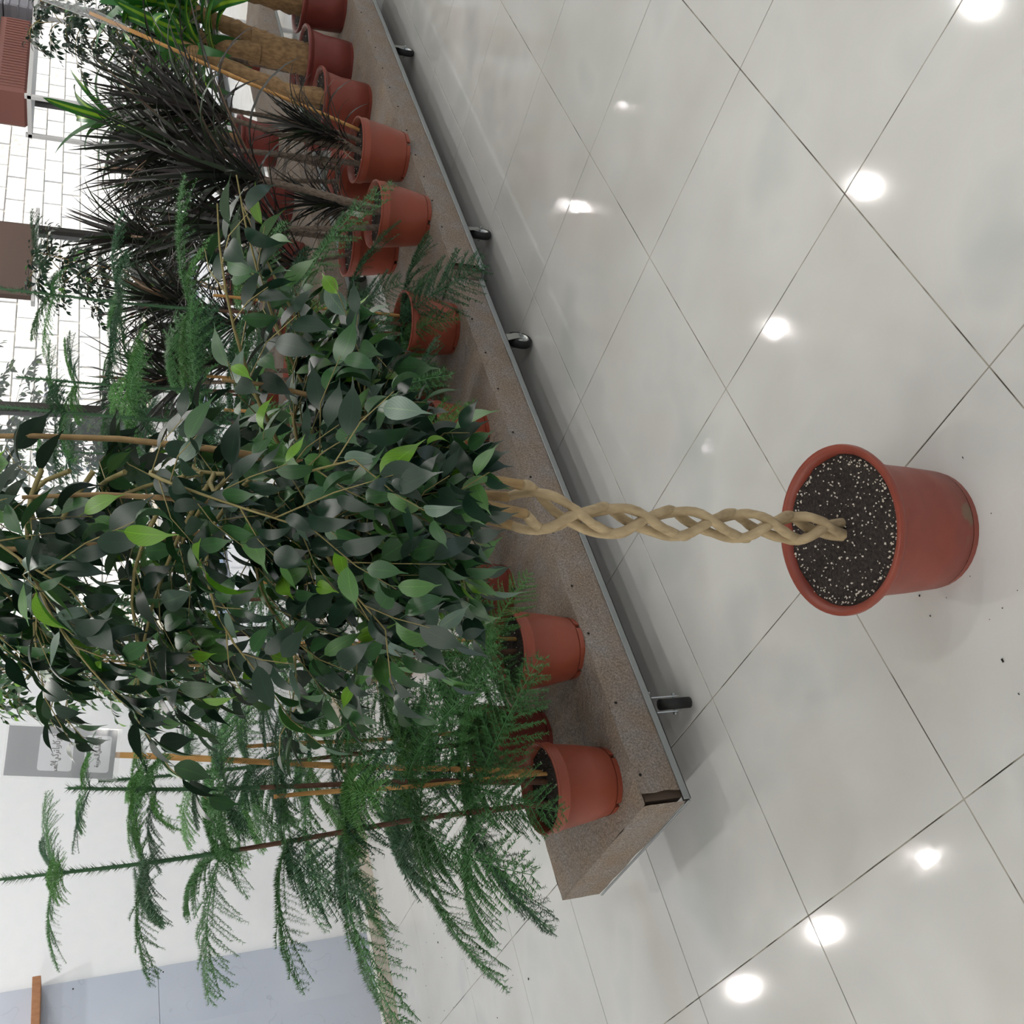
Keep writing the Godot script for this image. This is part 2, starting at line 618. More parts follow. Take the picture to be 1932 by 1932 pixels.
# ------------------------------------------------------------------ room
func build_room() -> void:
	# floor: grout bed, tiles as parts
	var bed := Tri.new()
	bevel_box(bed, Vector3(5, -0.06, -1.5), Vector3(24, 0.117, 16.2), 0.001)
	var floor_o := struct("floor", bed.mesh(), M.grout, Vector3.ZERO, "polished cream porcelain tile floor with thin dirty joints", "floor")
	var pitch := 0.6
	var tm := box(Vector3(0.5972, 0.012, 0.5972), 0.0009)
	var spots := []
	var x0 := 2.333 - 0.6 * 15
	for i in 37:
		for j in 24:
			var c := Vector3(x0 + (i + 0.5) * pitch, -0.006, -0.841 - 0.6 * 7 + 0.6 * 13 - (j + 0.5) * pitch)
			if c.z < -5.4 and c.x < 4.2:
				continue
			if c.z < -9.0:
				continue
			spots.append(c)
	# in view: direction test in the horizontal plane
	var fwd := Vector2(0.664, -0.7476)
	var near := []
	var rest := []
	for c in spots:
		var d := Vector2(c.x, c.z)
		var ang: float = absf(fwd.angle_to(d))
		if ang < 0.75 and d.length() > 0.7:
			near.append(c)
		else:
			rest.append(c)
	near.sort_custom(func(a, b): return Vector2(a.x, a.z).length_squared() < Vector2(b.x, b.z).length_squared())
	while near.size() > 290:
		rest.append(near.pop_back())
	for c in near:
		put(floor_o, "tile", tm, M.tile, Transform3D(Basis(), c))
	var far := Tri.new()
	for c in rest:
		bevel_box(far, c, Vector3(0.5972, 0.012, 0.5972), 0.0009)
	var fo := put(floor_o, "tile", far.mesh(), M.tile)
	fo.set_meta("kind", "stuff")
	# beige border tiles along the wall
	for i in 22:
		var bx := box(Vector3(0.597, 0.012, 0.296), 0.001)
		var cx := 4.0 - i * 0.6 + 0.1
		if cx < -5.6:
			break
		put(floor_o, "border_tile", bx, M.beige_tile, Transform3D(Basis(), Vector3(cx - 0.3, -0.006, -5.791)))
	# smeared caulk along the wall foot
	var ck := Tri.new()
	var prev := Vector3(4.0, 0.0, -5.91)
	var n := FastNoiseLite.new()
	n.seed = 4
	n.frequency = 3.0
	for i in range(1, 60):
		var x := 4.0 - i * 0.1
		var w := 0.012 + 0.012 * maxf(0.0, n.get_noise_1d(x))
		ck.quad(Vector3(x + 0.1, 0.002, -5.925 + w), Vector3(x, 0.002, -5.925 + w), Vector3(x, 0.018, -5.926), Vector3(x + 0.1, 0.018, -5.926))
	struct("trim_1", ck.mesh(), M.caulk, Vector3.ZERO, "white caulk smeared along the foot of the wall", "caulk")

	# walls
	struct("wall_back", box(Vector3(10.09, 2.3, 0.2), 0.004), M.white_wall, Vector3(4.09 - 5.045, 1.15, -6.045), "smooth white plaster partition wall behind the pine pots", "wall")
	var clad := struct("wall_cladding", box(Vector3(7.93, 2.3, 0.006), 0.001), M.caulk, Vector3(1.93 - 3.965, 1.15, -5.942), "blue grey veined marble tiles on the wall beside the white plaster", "wall")
	for i in 6:
		for j in 2:
			var w := 0.597
			var h := 1.178 if j == 0 else 1.11
			var cy := 0.005 + 0.59 if j == 0 else 1.186 + 0.555
			put(clad, "marble_tile", box(Vector3(w, h, 0.012), 0.001), M.marble, Transform3D(Basis(), Vector3(1.93 - 0.3 - i * 0.6, cy, -5.932) - clad.position))
	for q in [[1.895, 1.229], [1.896, 1.158], [1.887, 1.606], [1.891, 0.426], [1.885, 0.045]]:
		put(clad, "spacer_hole", shared("screw"), M.screw, Transform3D(Basis(Vector3.RIGHT, PI / 2), Vector3(1.93 - (1.93 - q[0]), q[1], -5.926) - clad.position))
	var hz := Tri.new()
	struct("wall_side", box(Vector3(0.2, 3.2, 3.4), 0.004), M.shop_wall, Vector3(3.99, 1.6, -7.85), "plain white side wall of the back room", "wall")
	struct("wall_rear", box(Vector3(10.2, 3.2, 0.2), 0.004), M.shop_wall, Vector3(-1.0, 1.6, -9.6), "plain white rear wall of the back room", "wall")
	struct("wall_left", box(Vector3(0.2, 3.2, 16.2), 0.004), M.shop_wall, Vector3(-6.1, 1.6, -1.6), "plain white wall at the near end of the hall", "wall")
	struct("wall_front", box(Vector3(22.2, 1.1, 0.2), 0.004), M.shop_wall, Vector3(5.0, 0.55, 6.6), "low white sill wall under the long windows facing the partition", "wall")
	for i in 6:
		var fw := struct("window_%d" % (i + 6), box(Vector3(3.6, 1.95, 0.008), 0.001), M.glass, Vector3(-4.1 + i * 3.66, 2.075, 6.6), "clear window pane in the long front of the hall", "window")
		put(fw, "post", box(Vector3(0.06, 1.95, 0.1), 0.004), M.frame, Transform3D(Basis(), Vector3(-1.83, 0, 0)))
	struct("trim_2", box(Vector3(22.2, 0.15, 0.2), 0.004), M.shop_wall, Vector3(5.0, 3.125, 6.6), "white header over the long windows", "trim")
	struct("eave", box(Vector3(24, 0.15, 3.0), 0.01), M.ceiling, Vector3(5.0, 3.35, 8.2), "flat eave shading the long windows", "eave")
	struct("wall_right", box(Vector3(0.2, 3.2, 12.8), 0.004), M.shop_wall, Vector3(16.1, 1.6, 0.2), "plain white wall at the far end of the hall", "wall")
	struct("ceiling", box(Vector3(22.4, 0.2, 16.4), 0.004), M.ceiling, Vector3(5.0, 3.3, -1.5), "white flat ceiling with rows of recessed downlights", "ceiling")
	for x in [-5.65, -2.1, 1.44, 5.0, 8.5, 12.1]:
		for k in 9:
			var z := 2.45 - k * 1.2
			if z < -5.9 and x > 3.0:
				continue
			downlight(x, z)
	# wooden ledge on the marble
	var sh := thing("wall_shelf", "pale brown wooden board fixed across the marble wall", "shelf", Vector3(1.93, 1.757, -5.926))
	put(sh, "board", box(Vector3(2.4, 0.04, 0.16), 0.002, Vector3(-1.2, 0.02, 0.08)), M.shelf_wood)
	# storefront
	var wn := 0
	var posts := [4.13, 6.35, 8.78, 11.2, 13.6, 16.0]
	for i in posts.size() - 1:
		wn += 1
		var a: float = posts[i]
		var b: float = posts[i + 1]
		var w := struct("window_%d" % wn, box(Vector3(b - a - 0.06, 3.08, 0.008), 0.001), M.glass, Vector3((a + b) / 2, 1.6, -5.98), "large clear shop window pane onto the street", "window")
		put(w, "post", box(Vector3(0.06, 3.2, 0.1), 0.004), M.frame, Transform3D(Basis(), Vector3(a - (a + b) / 2, 0.0, 0)))
		put(w, "sill", box(Vector3(b - a - 0.06, 0.06, 0.1), 0.004), M.frame, Transform3D(Basis(), Vector3(0, -1.57, 0)))
		put(w, "head", box(Vector3(b - a - 0.06, 0.06, 0.1), 0.004), M.frame, Transform3D(Basis(), Vector3(0, 1.57, 0)))

func build_outside() -> void:
	struct("pavement", box(Vector3(60, 0.1, 4.0), 0.01), M.paving, Vector3(16, -0.07, -8.1), "pale concrete pavement outside the shop windows", "pavement")
	struct("street", box(Vector3(60, 0.1, 8.0), 0.01), M.asphalt, Vector3(16, -0.17, -14.1), "grey asphalt street outside", "street")
	var wall := struct("stone_wall", box(Vector3(60, 7.0, 0.5), 0.01), M.stone_joint, Vector3(22, 3.4, -18.5), "sunlit pale stone block wall across the street", "wall")
	var r := RandomNumberGenerator.new()
	r.seed = 12
	var variants := []
	for k in 5:
		variants.append(box(Vector3(r.randf_range(1.12, 1.19), 0.47, 0.06), 0.012))
	for j in 9:
		for i in 30:
			put(wall, "stone_block", variants[r.randi() % 5], [M.stone_b, M.stone_c, M.stone_b][r.randi() % 3], Transform3D(Basis(), Vector3(-10.0 + i * 1.2 + (0.6 if j % 2 else 0.0), -3.3 + 0.5 * j + 0.25, 0.255 + r.randf() * 0.012)))

# ------------------------------------------------------------------ rolling platforms
func platform(label: String, at: Vector3, length: float, width: float, casters: Array, end_gap := true) -> Node3D:
	# origin at the near front lower corner (floor level below it); runs along +x, depth along -z
	var t := thing("plant_trolley", label, "trolley", at, 0.0, "rolling felt covered platforms")
	var y0 := 0.14
	var h := TOP - y0
	put(t, "frame", box(Vector3(length - 0.03, h - 0.02, width - 0.03), 0.003, Vector3(length / 2, y0 + h / 2 - 0.004, -width / 2)), M.bare_wood)
	# felt sheets: top, front and end flaps with uneven surfaces
	put(t, "top_felt", felt_sheet(Vector3(0, TOP, 0), Vector3(length, 0, 0), Vector3(0, 0, -width), Vector3.UP, 70, 22, 0.004), M.felt)
	put(t, "front_felt", felt_sheet(Vector3(0.03, y0 + 0.008, 0.002), Vector3(length - 0.035, 0, 0), Vector3(0, h - 0.010, 0), Vector3(0, 0, 1), 70, 6, 0.003), M.felt)
	put(t, "end_felt", felt_sheet(Vector3(-0.002, y0 + 0.004, -width), Vector3(0, 0, width - 0.012), Vector3(0, h - 0.006, 0), Vector3(-1, 0, 0), 22, 6, 0.003), M.felt)
	put(t, "back_felt", felt_sheet(Vector3(length, y0 + 0.008, -width - 0.002), Vector3(-length, 0, 0), Vector3(0, h - 0.010, 0), Vector3(0, 0, -1), 40, 4, 0.003), M.felt)
	put(t, "end_felt", felt_sheet(Vector3(length + 0.002, y0 + 0.004, 0), Vector3(0, 0, -width), Vector3(0, h - 0.006, 0), Vector3(1, 0, 0), 22, 4, 0.003), M.felt)
	# steel angle under the front edge
	var an := Tri.new()
	bevel_box(an, Vector3(length / 2, y0 + 0.007, 0.004), Vector3(length, 0.022, 0.004), 0.001)
	bevel_box(an, Vector3(length / 2, y0 - 0.002, -0.012), Vector3(length, 0.004, 0.036), 0.001)
	put(t, "edge_rail", an.mesh(), M.steel)
	var an2 := Tri.new()
	bevel_box(an2, Vector3(-0.003, y0 + 0.0, -width / 2), Vector3(0.004, 0.008, width), 0.001)
	put(t, "edge_rail", an2.mesh(), M.steel)
	var k := 0
	var sx := 0.08
	while sx < length - 0.04:
		var yy := TOP - 0.016 - 0.01 * rng.randf()
		put(t, "screw", shared("screw"), M.screw, Transform3D(Basis(Vector3.RIGHT, PI / 2), Vector3(sx, yy, 0.0045)))
		sx += rnd(0.17, 0.24)
		k += 1
	for c in casters:
		caster(t, Vector3(c[0], 0, c[1]), c[2])
	return t

func felt_sheet(o: Vector3, u: Vector3, v: Vector3, n: Vector3, nu: int, nv: int, amp: float) -> ArrayMesh:
	var t := Tri.new()
	var ns := FastNoiseLite.new()
	ns.seed = rng.randi() % 1000
	ns.frequency = 6.0
	ns.fractal_octaves = 3
	var hs := []
	for j in nv + 1:
		for i in nu + 1:
			var p := o + u * (float(i) / nu) + v * (float(j) / nv)
			var e := minf(minf(i, nu - i), minf(j, nv - j))
			var edge := -0.004 if e == 0 else 0.0
			var d := ns.get_noise_3dv(p) * amp + amp * 0.4 + edge
			var q := p + n * d
			if e == 0:
				q += (u.normalized() + v.normalized()) * ns.get_noise_3dv(p * 3.0) * 0.004
			t.vert(q, n, Vector2(i, j))
	for j in nv:
		for i in nu:
			var a := j * (nu + 1) + i
			var b := a + nu + 1
			if u.cross(v).dot(n) > 0:
				t.tri(a, b + 1, a + 1)
				t.tri(a, b, b + 1)
			else:
				t.tri(a, a + 1, b + 1)
				t.tri(a, b + 1, b)
	# recompute normals
	var acc := PackedVector3Array()
	acc.resize(t.v.size())
	for k in range(0, t.ix.size(), 3):
		var a := t.v[t.ix[k]]
		var b := t.v[t.ix[k + 1]]
		var c := t.v[t.ix[k + 2]]
		var nn := (c - a).cross(b - a)
		if nn.dot(n) < 0:
			nn = -nn
		for q in 3:
			acc[t.ix[k + q]] += nn
	for k in acc.size():
		t.n[k] = acc[k].normalized()
	return t.mesh()

func caster(t: Node3D, at: Vector3, turn: float) -> void:
	var c := Node3D.new()
	c.name = "caster"
	t.add_child(c, true)
	c.position = at
	c.rotation.y = turn
	# swivel axis at local x = 0, wheel trails along +x; total height 0.14
	var hub := Vector3(0.030, 0.05, 0)
	put(c, "mount_plate", box(Vector3(0.09, 0.005, 0.075), 0.001, Vector3(0, 0.1365, 0)), M.zinc)
	var f := Tri.new()
	for s in [-1.0, 1.0]:
		var z: float = 0.021 * s
		var q := [Vector3(-0.026, 0.122, z), Vector3(0.026, 0.122, z), Vector3(0.046, 0.052, z), Vector3(0.040, 0.038, z), Vector3(0.022, 0.038, z), Vector3(0.010, 0.055, z)]
		var zz := Vector3(0, 0, 0.0015)
		for k in range(1, q.size() - 1):
			f.face(q[0] + zz, q[k] + zz, q[k + 1] + zz)
			f.face(q[0] - zz, q[k + 1] - zz, q[k] - zz)
		for k in q.size():
			var a: Vector3 = q[k]
			var b: Vector3 = q[(k + 1) % q.size()]
			f.quad(a - zz, a + zz, b + zz, b - zz)
	bevel_box(f, Vector3(0, 0.1225, 0), Vector3(0.054, 0.003, 0.045), 0.001)
	put(c, "fork", f.mesh(), M.zinc)
	put(c, "swivel", lathe([Vector2(0.026, 0.123), Vector2(0.030, 0.126), Vector2(0.030, 0.132), Vector2(0.024, 0.135)], 20), M.zinc)
	var turned := Transform3D(Basis(Vector3.RIGHT, PI / 2), hub)
	put(c, "tyre", lathe([Vector2(0.036, -0.014), Vector2(0.044, -0.0155), Vector2(0.0485, -0.011), Vector2(0.05, 0.0), Vector2(0.0485, 0.011), Vector2(0.044, 0.0155), Vector2(0.036, 0.014)], 36), M.rubber, turned)
	put(c, "wheel_rim", lathe([Vector2(0.0, -0.010), Vector2(0.014, -0.011), Vector2(0.018, -0.006), Vector2(0.031, -0.007), Vector2(0.0365, -0.0145), Vector2(0.0375, -0.012), Vector2(0.0375, 0.012), Vector2(0.0365, 0.0145), Vector2(0.031, 0.007), Vector2(0.018, 0.006), Vector2(0.014, 0.011), Vector2(0.0, 0.010)], 32), M.zinc, turned)
	put(c, "axle_bolt", lathe([Vector2(0.0, -0.030), Vector2(0.006, -0.030), Vector2(0.007, -0.024), Vector2(0.004, -0.022), Vector2(0.004, 0.022), Vector2(0.007, 0.024), Vector2(0.006, 0.030), Vector2(0.0, 0.030)], 8), M.steel, turned)

func build_platforms() -> void:
	platform("felt covered rolling platform with the Norfolk pine pots at its free end", Vector3(0.890, 0, -2.122), 2.225, 0.622,
		[[0.308, -0.049, -2.07], [1.90, -0.045, 0.25], [0.30, -0.56, 0.6], [1.9, -0.56, 0.2]])
	platform("felt covered rolling platform carrying the dark spiky dracaenas and thick trunks", Vector3(3.130, 0, -2.085), 3.35, 0.655,
		[[0.33, -0.05, 0.35], [1.98, -0.05, 0.25], [0.4, -0.58, 0.6], [2.9, -0.56, 0.2], [2.95, -0.05, 0.2]])
	platform("second row rolling platform across the gap behind the dracaena pots", Vector3(4.05, 0, -3.43), 2.45, 0.66,
		[[0.93, -0.05, 0.2], [2.2, -0.05, 0.2], [0.3, -0.58, 0.6], [2.2, -0.58, 0.2]])
	platform("second row rolling platform with bare pale boards further along the gap", Vector3(6.62, 0, -3.45), 2.6, 0.66,
		[[1.05, -0.05, 0.4], [2.2, -0.05, 0.2], [0.3, -0.58, 0.6], [2.2, -0.58, 0.2]])
	platform("third row rolling platform standing by the shop windows", Vector3(4.6, 0, -4.62), 3.6, 0.62,
		[[0.4, -0.05, 0.2], [3.2, -0.05, 0.2], [0.3, -0.54, 0.6], [3.2, -0.54, 0.2]])


# ------------------------------------------------------------------ pots
func pot_mesh(rb: float, rt: float, h: float, style: String) -> ArrayMesh:
	var w := 0.0045
	var p := []
	var foot := 0.012
	if style == "lip":      # thick rolled lip over a flared collar
		p = [Vector2(0.0, foot), Vector2(rb - 0.006, foot), Vector2(rb, foot + 0.006)]
		var rc := rt * 0.80
		var yc := h * 0.72
		p.append_array([Vector2(lerpf(rb, rc, 0.5), yc * 0.5), Vector2(rc - 0.0015, yc - 0.006), Vector2(rc + 0.0012, yc), Vector2(rc + 0.0015, yc + 0.010), Vector2(rc + 0.004, yc + 0.014), Vector2(rc + 0.006, h * 0.82)])
		p.append_array([Vector2(rt * 0.885, h * 0.875), Vector2(rt * 0.935, h * 0.905), Vector2(rt * 0.975, h * 0.925), Vector2(rt * 0.998, h * 0.955), Vector2(rt, h * 0.975), Vector2(rt * 0.992, h * 0.995), Vector2(rt * 0.965, h), Vector2(rt * 0.925, h * 0.988), Vector2(rt * 0.892, h * 0.96), Vector2(rt * 0.880, h * 0.90), Vector2(rb * 0.95, h * 0.3)])
	else:                   # thin nursery pot with a bead and a fine lip
		p = [Vector2(0.0, foot), Vector2(rb - 0.008, foot), Vector2(rb - 0.002, foot + 0.003), Vector2(rb, foot + 0.010)]
		var r1 := lerpf(rb, rt, 0.80)
		p.append_array([Vector2(lerpf(rb, rt, 0.4), h * 0.42), Vector2(r1 - 0.001, h * 0.805), Vector2(r1 + 0.002, h * 0.815), Vector2(r1 + 0.0035, h * 0.84)])
		p.append_array([Vector2(rt - 0.004, h * 0.955), Vector2(rt - 0.001, h * 0.965), Vector2(rt, h * 0.982), Vector2(rt - 0.001, h * 0.996), Vector2(rt - 0.004, h), Vector2(rt - 0.009, h * 0.985), Vector2(rt - 0.013, h * 0.85), Vector2(rb, h * 0.3)])
	return lathe(p, 64)

func foot_mesh(rb: float, gaps: int, gap: float) -> ArrayMesh:
	var t := Tri.new()
	var ri := rb - 0.012
	for g in gaps:
		var a0 := TAU * g / gaps + gap * 0.5
		var a1 := TAU * (g + 1) / gaps - gap * 0.5
		var n := 40 / gaps
		for k in n:
			var p0 := lerpf(a0, a1, float(k) / n)
			var p1 := lerpf(a0, a1, float(k + 1) / n)
			var o0 := Vector3(cos(p0), 0, sin(p0))
			var o1 := Vector3(cos(p1), 0, sin(p1))
			var up := Vector3(0, 0.0165, 0)
			t.quad(o0 * (rb - 0.003), o1 * (rb - 0.003), o1 * rb + up, o0 * rb + up)
			t.quad(o0 * ri, o0 * ri + up, o1 * ri + up, o1 * ri)
			t.quad(o0 * ri, o1 * ri, o1 * (rb - 0.003), o0 * (rb - 0.003))
			if k == 0:
				t.quad(o0 * ri, o0 * (rb - 0.003), o0 * rb + up, o0 * ri + up)
			if k == n - 1:
				t.quad(o1 * ri, o1 * ri + up, o1 * rb + up, o1 * (rb - 0.003))
	return t.mesh()

func soil_mesh(r: float, y: float, bump := 0.006) -> ArrayMesh:
	var t := Tri.new()
	var ns := FastNoiseLite.new()
	ns.seed = rng.randi() % 999
	ns.frequency = 22.0
	ns.fractal_octaves = 3
	var rings := 16
	var segs := 48
	for i in rings + 1:
		for k in segs + 1:
			var an := TAU * (k % segs) / segs
			var rr := r * i / rings
			var p := Vector3(rr * cos(an), 0, rr * sin(an))
			p.y = y + ns.get_noise_3d(p.x, 0, p.z) * bump * 1.4
			t.vert(p, Vector3.UP)
	for i in rings:
		for k in segs:
			var a := i * (segs + 1) + k
			var b := a + segs + 1
			t.tri(a, b, b + 1)
			t.tri(a, b + 1, a + 1)
	var acc := PackedVector3Array()
	acc.resize(t.v.size())
	for k in range(0, t.ix.size(), 3):
		var nn := (t.v[t.ix[k + 2]] - t.v[t.ix[k]]).cross(t.v[t.ix[k + 1]] - t.v[t.ix[k]])
		if nn.y < 0:
			nn = -nn
		for q in 3:
			acc[t.ix[k + q]] += nn
	for k in acc.size():
		t.n[k] = acc[k].normalized() if acc[k].length() > 0 else Vector3.UP
	return t.mesh()

var pot_cache := {}
func add_pot(t: Node3D, rb: float, rt: float, h: float, style: String, m: Material, perlite := 60, turn := 0.0) -> float:
	var key := "%s %.3f %.3f %.3f" % [style, rb, rt, h]
	if not pot_cache.has(key):
		pot_cache[key] = [pot_mesh(rb, rt, h, style), foot_mesh(rb, 4 if style == "thin" else 1, 0.16 if style == "thin" else 0.02)]
	var p := put(t, "pot", pot_cache[key][0], m, Transform3D(Basis(Vector3.UP, turn), Vector3.ZERO))
	put(p, "foot_ring", pot_cache[key][1], M.pot_foot if m == M.pot_main else m)
	var ys := h * (0.93 if style == "lip" else 0.86)
	var r_in := rt * 0.885 if style == "lip" else rt - 0.0135
	put(p, "soil", soil_mesh(r_in, ys), M.soil)
	if perlite > 0:
		var mm := MultiMesh.new()
		mm.transform_format = MultiMesh.TRANSFORM_3D
		mm.mesh = pebble()
		mm.instance_count = perlite
		for i in perlite:
			var an := rnd(0, TAU)
			# flushed towards the wall of the pot by watering
			var rr := r_in * (0.98 * sqrt(rng.randf()) if rng.randf() < 0.62 else rnd(0.86, 0.985))
			var s := rnd(0.0012, 0.0036)
			if rng.randf() < 0.12:
				s *= 1.35
			var b := Basis.from_euler(Vector3(rnd(0, TAU), rnd(0, TAU), rnd(0, TAU))).scaled(Vector3(s, s, s))
			mm.set_instance_transform(i, Transform3D(b, Vector3(rr * cos(an), ys + 0.002 + rnd(-0.001, 0.003), rr * sin(an))))
		var mi := MultiMeshInstance3D.new()
		mi.multimesh = mm
		mi.material_override = M.perlite
		mi.name = "perlite"
		mi.set_meta("kind", "stuff")
		p.add_child(mi, true)
	return ys

var pebble_mesh: ArrayMesh
func pebble() -> ArrayMesh:
	if pebble_mesh == null:
		var t := Tri.new()
		var p := [Vector3(1, 0, 0.1), Vector3(-0.8, 0.2, 0), Vector3(0, 0.7, 0.2), Vector3(0.2, -0.6, 0), Vector3(0.1, 0.1, 0.8), Vector3(0, -0.1, -0.7)]
		for f in [[0, 2, 4], [2, 1, 4], [1, 3, 4], [3, 0, 4], [2, 0, 5], [1, 2, 5], [3, 1, 5], [0, 3, 5]]:
			t.face(p[f[0]], p[f[1]], p[f[2]])
		pebble_mesh = t.mesh()
	return pebble_mesh

# ------------------------------------------------------------------ leaves
# a blade along +x, flat in xz; width profile, fold (V), bend (downward), twist
func blade(len: float, width: float, segs: int, prof: Callable, fold: float, bend: float, twist: float, petiole := 0.0) -> ArrayMesh:
	var t := Tri.new()
	var pts := []
	var pos := Vector3.ZERO
	var pitch := 0.0
	var rows := []
	for i in segs + 1:
		var s := float(i) / segs
		var dirx := Vector3(cos(pitch), sin(pitch), 0)
		var nrm := Vector3(-sin(pitch), cos(pitch), 0)
		var lat := Vector3(0, 0, 1).rotated(dirx, twist * s)
		var nr := nrm.rotated(dirx, twist * s)
		var w: float = width * 0.5 * prof.call(s)
		rows.append([pos, pos + lat * w * cos(fold) + nr * w * sin(fold), pos - lat * w * cos(fold) + nr * w * sin(fold), nr, s])
		pos += dirx * len / segs
		pitch -= bend / segs
	for i in segs + 1:
		var r: Array = rows[i]
		t.vert(r[0], r[3], Vector2(0.5, r[4]))
		t.vert(r[1], r[3], Vector2(1.0, r[4]))
		t.vert(r[2], r[3], Vector2(0.0, r[4]))
	for i in segs:
		var a := i * 3
		var b := a + 3
		t.tri(a, b, b + 1)
		t.tri(a, b + 1, a + 1)
		t.tri(a, a + 2, b + 2)
		t.tri(a, b + 2, b)
	if petiole > 0.0:
		tube(t, [Vector3(-petiole, 0.0, 0), Vector3(0.004, -0.0004, 0)], [0.0007, 0.0006], 3)
	return t.mesh()

func fig_profile(s: float) -> float:
	# ovate blade with a long drip tip
	var w := pow(maxf(0.0, sin(PI * pow(clampf(s / 0.84, 0, 1), 0.80))), 0.85)
	return maxf(w, lerpf(0.16, 0.03, clampf((s - 0.72) / 0.28, 0, 1))) if s > 0.02 else 0.05

var fig_leaves: Array = []
func fig_leaf() -> Mesh:
	if fig_leaves.is_empty():
		for k in [[0.30, 0.5, 0.0], [0.45, 1.1, 0.5], [0.2, 0.3, -0.4], [0.75, 0.8, 0.3], [0.35, -0.5, 0.4], [0.9, 1.5, -0.6]]:
			fig_leaves.append(blade(0.072, 0.033, 10, fig_profile, k[0], k[1], k[2], 0.012))
	return fig_leaves[rng.randi() % fig_leaves.size()]

func strap_profile(s: float) -> float:
	return minf(1.0, 0.55 + s * 2.5) * pow(maxf(0.0, 1.0 - pow(s, 2.6)), 0.8) + 0.01

var strap_leaves: Array = []
func strap_leaf() -> Mesh:
	if strap_leaves.is_empty():
		for k in [[0.6, 0.25, 0.3], [0.6, 0.6, 0.0], [0.6, 1.1, -0.3], [0.6, 0.1, 0.2], [0.5, 1.7, 0.3]]:
			strap_leaves.append(blade(0.46, 0.0195, 8, strap_profile, k[0], k[1], k[2]))
	return strap_leaves[rng.randi() % strap_leaves.size()]

var corn_leaves: Array = []
func corn_leaf() -> Mesh:
	if corn_leaves.is_empty():
		for k in [[0.4, 0.8, 0.2], [0.35, 1.4, -0.2], [0.35, 2.0, 0.2], [0.4, 0.4, 0.0]]:
			corn_leaves.append(blade(0.46, 0.068, 12, func(s): return minf(1.0, 0.45 + s * 2.2) * pow(maxf(0.0, 1.0 - pow(s, 3.0)), 0.7) + 0.01, k[0], k[1], k[2]))
	return corn_leaves[rng.randi() % corn_leaves.size()]

func basis_along(d: Vector3, up: Vector3, s := 1.0) -> Basis:
	var x := d.normalized()
	var z := x.cross(up)
	if z.length() < 0.05:
		z = x.cross(Vector3(0.3, 0.1, 0.9))
	z = z.normalized()
	var y := z.cross(x)
	return Basis(x * s, y * s, z * s)

# ------------------------------------------------------------------ Norfolk pine
# one flat spray, unit length 0.40 m along +x, needles curved upward
func spray(length: float, width: float, droop: float, sd: int, dense := 1.0) -> ArrayMesh:
	var r := RandomNumberGenerator.new()
	r.seed = sd
	var t := Tri.new()
	var axis := func(s: float) -> Vector3:
		return Vector3(length * s, -droop * length * s * s + 0.10 * length * s, 0.03 * length * sin(s * 3.0 + sd))
	var pts := []
	var rad := []
	for i in 9:
		pts.append(axis.call(i / 8.0))
		rad.append(lerpf(0.0026, 0.0008, i / 8.0))
	tube(t, pts, rad, 4)
	var twigs := int(length / 0.0155)
	for i in range(2, twigs + 1):
		var s := float(i) / twigs
		var o: Vector3 = axis.call(s)
		var ahead: Vector3 = (axis.call(minf(1.0, s + 0.02)) - axis.call(s - 0.02)).normalized()
		for side in [-1.0, 1.0]:
			var wl: float = width * 0.5 * pow(sin(PI * clampf(0.10 + 0.86 * s, 0.0, 1.0)), 0.75) * r.randf_range(0.75, 1.1)
			if wl < 0.012:
				continue
			var sp: float = deg_to_rad(r.randf_range(46, 66))
			var d: Vector3 = (ahead * cos(sp) + Vector3(0, r.randf_range(-0.22, 0.10), side * sin(sp))).normalized()
			needles(t, r, o, d, wl, dense, r.randf_range(0.5, 1.3))
	needles(t, r, axis.call(0.02), (axis.call(0.5) - axis.call(0.0)).normalized(), length * 0.5, dense * 0.8, 0.3)
	needles(t, r, axis.call(0.5), (axis.call(1.0) - axis.call(0.5)).normalized(), length * 0.5, dense, 0.6)
	return t.mesh()

func needles(t: Tri, r: RandomNumberGenerator, o: Vector3, d: Vector3, len: float, dense: float, sag: float) -> void:
	var side := d.cross(Vector3.UP).normalized()
	var up := side.cross(d)
	var n := int(len / 0.00095 * dense)
	for i in n:
		var s := float(i) / n
		var p := o + d * len * s - Vector3(0, sag * len * s * s * 0.35, 0)
		var an := r.randf() * TAU
		var radial := side * cos(an) + up * (sin(an) * 0.8 + 0.25)
		var nl: float = r.randf_range(0.010, 0.0160) * (1.0 - 0.35 * s)
		var nd := (d * 0.75 + radial).normalized()
		var w := nd.cross(radial.cross(d)).normalized() * 0.00105
		var tip := p + nd * nl + up * nl * 0.18 + d * nl * 0.15
		var nn := (radial + up * 0.6).normalized()
		if (tip - (p - w)).cross(w).dot(nn) < 0.0:
			w = -w
		var a := t.vert(p - w, nn)
		t.vert(p + w, nn)
		t.vert(tip, nn)
		t.tri(a, a + 1, a + 2)

var sprays: Array = []
func make_sprays() -> void:
	sprays = []
	for k in 7:
		sprays.append(spray(0.40, [0.25, 0.21, 0.28, 0.18, 0.23, 0.16, 0.26][k], [0.30, 0.45, 0.22, 0.55, 0.38, 0.25, 0.5][k], 200 + k))

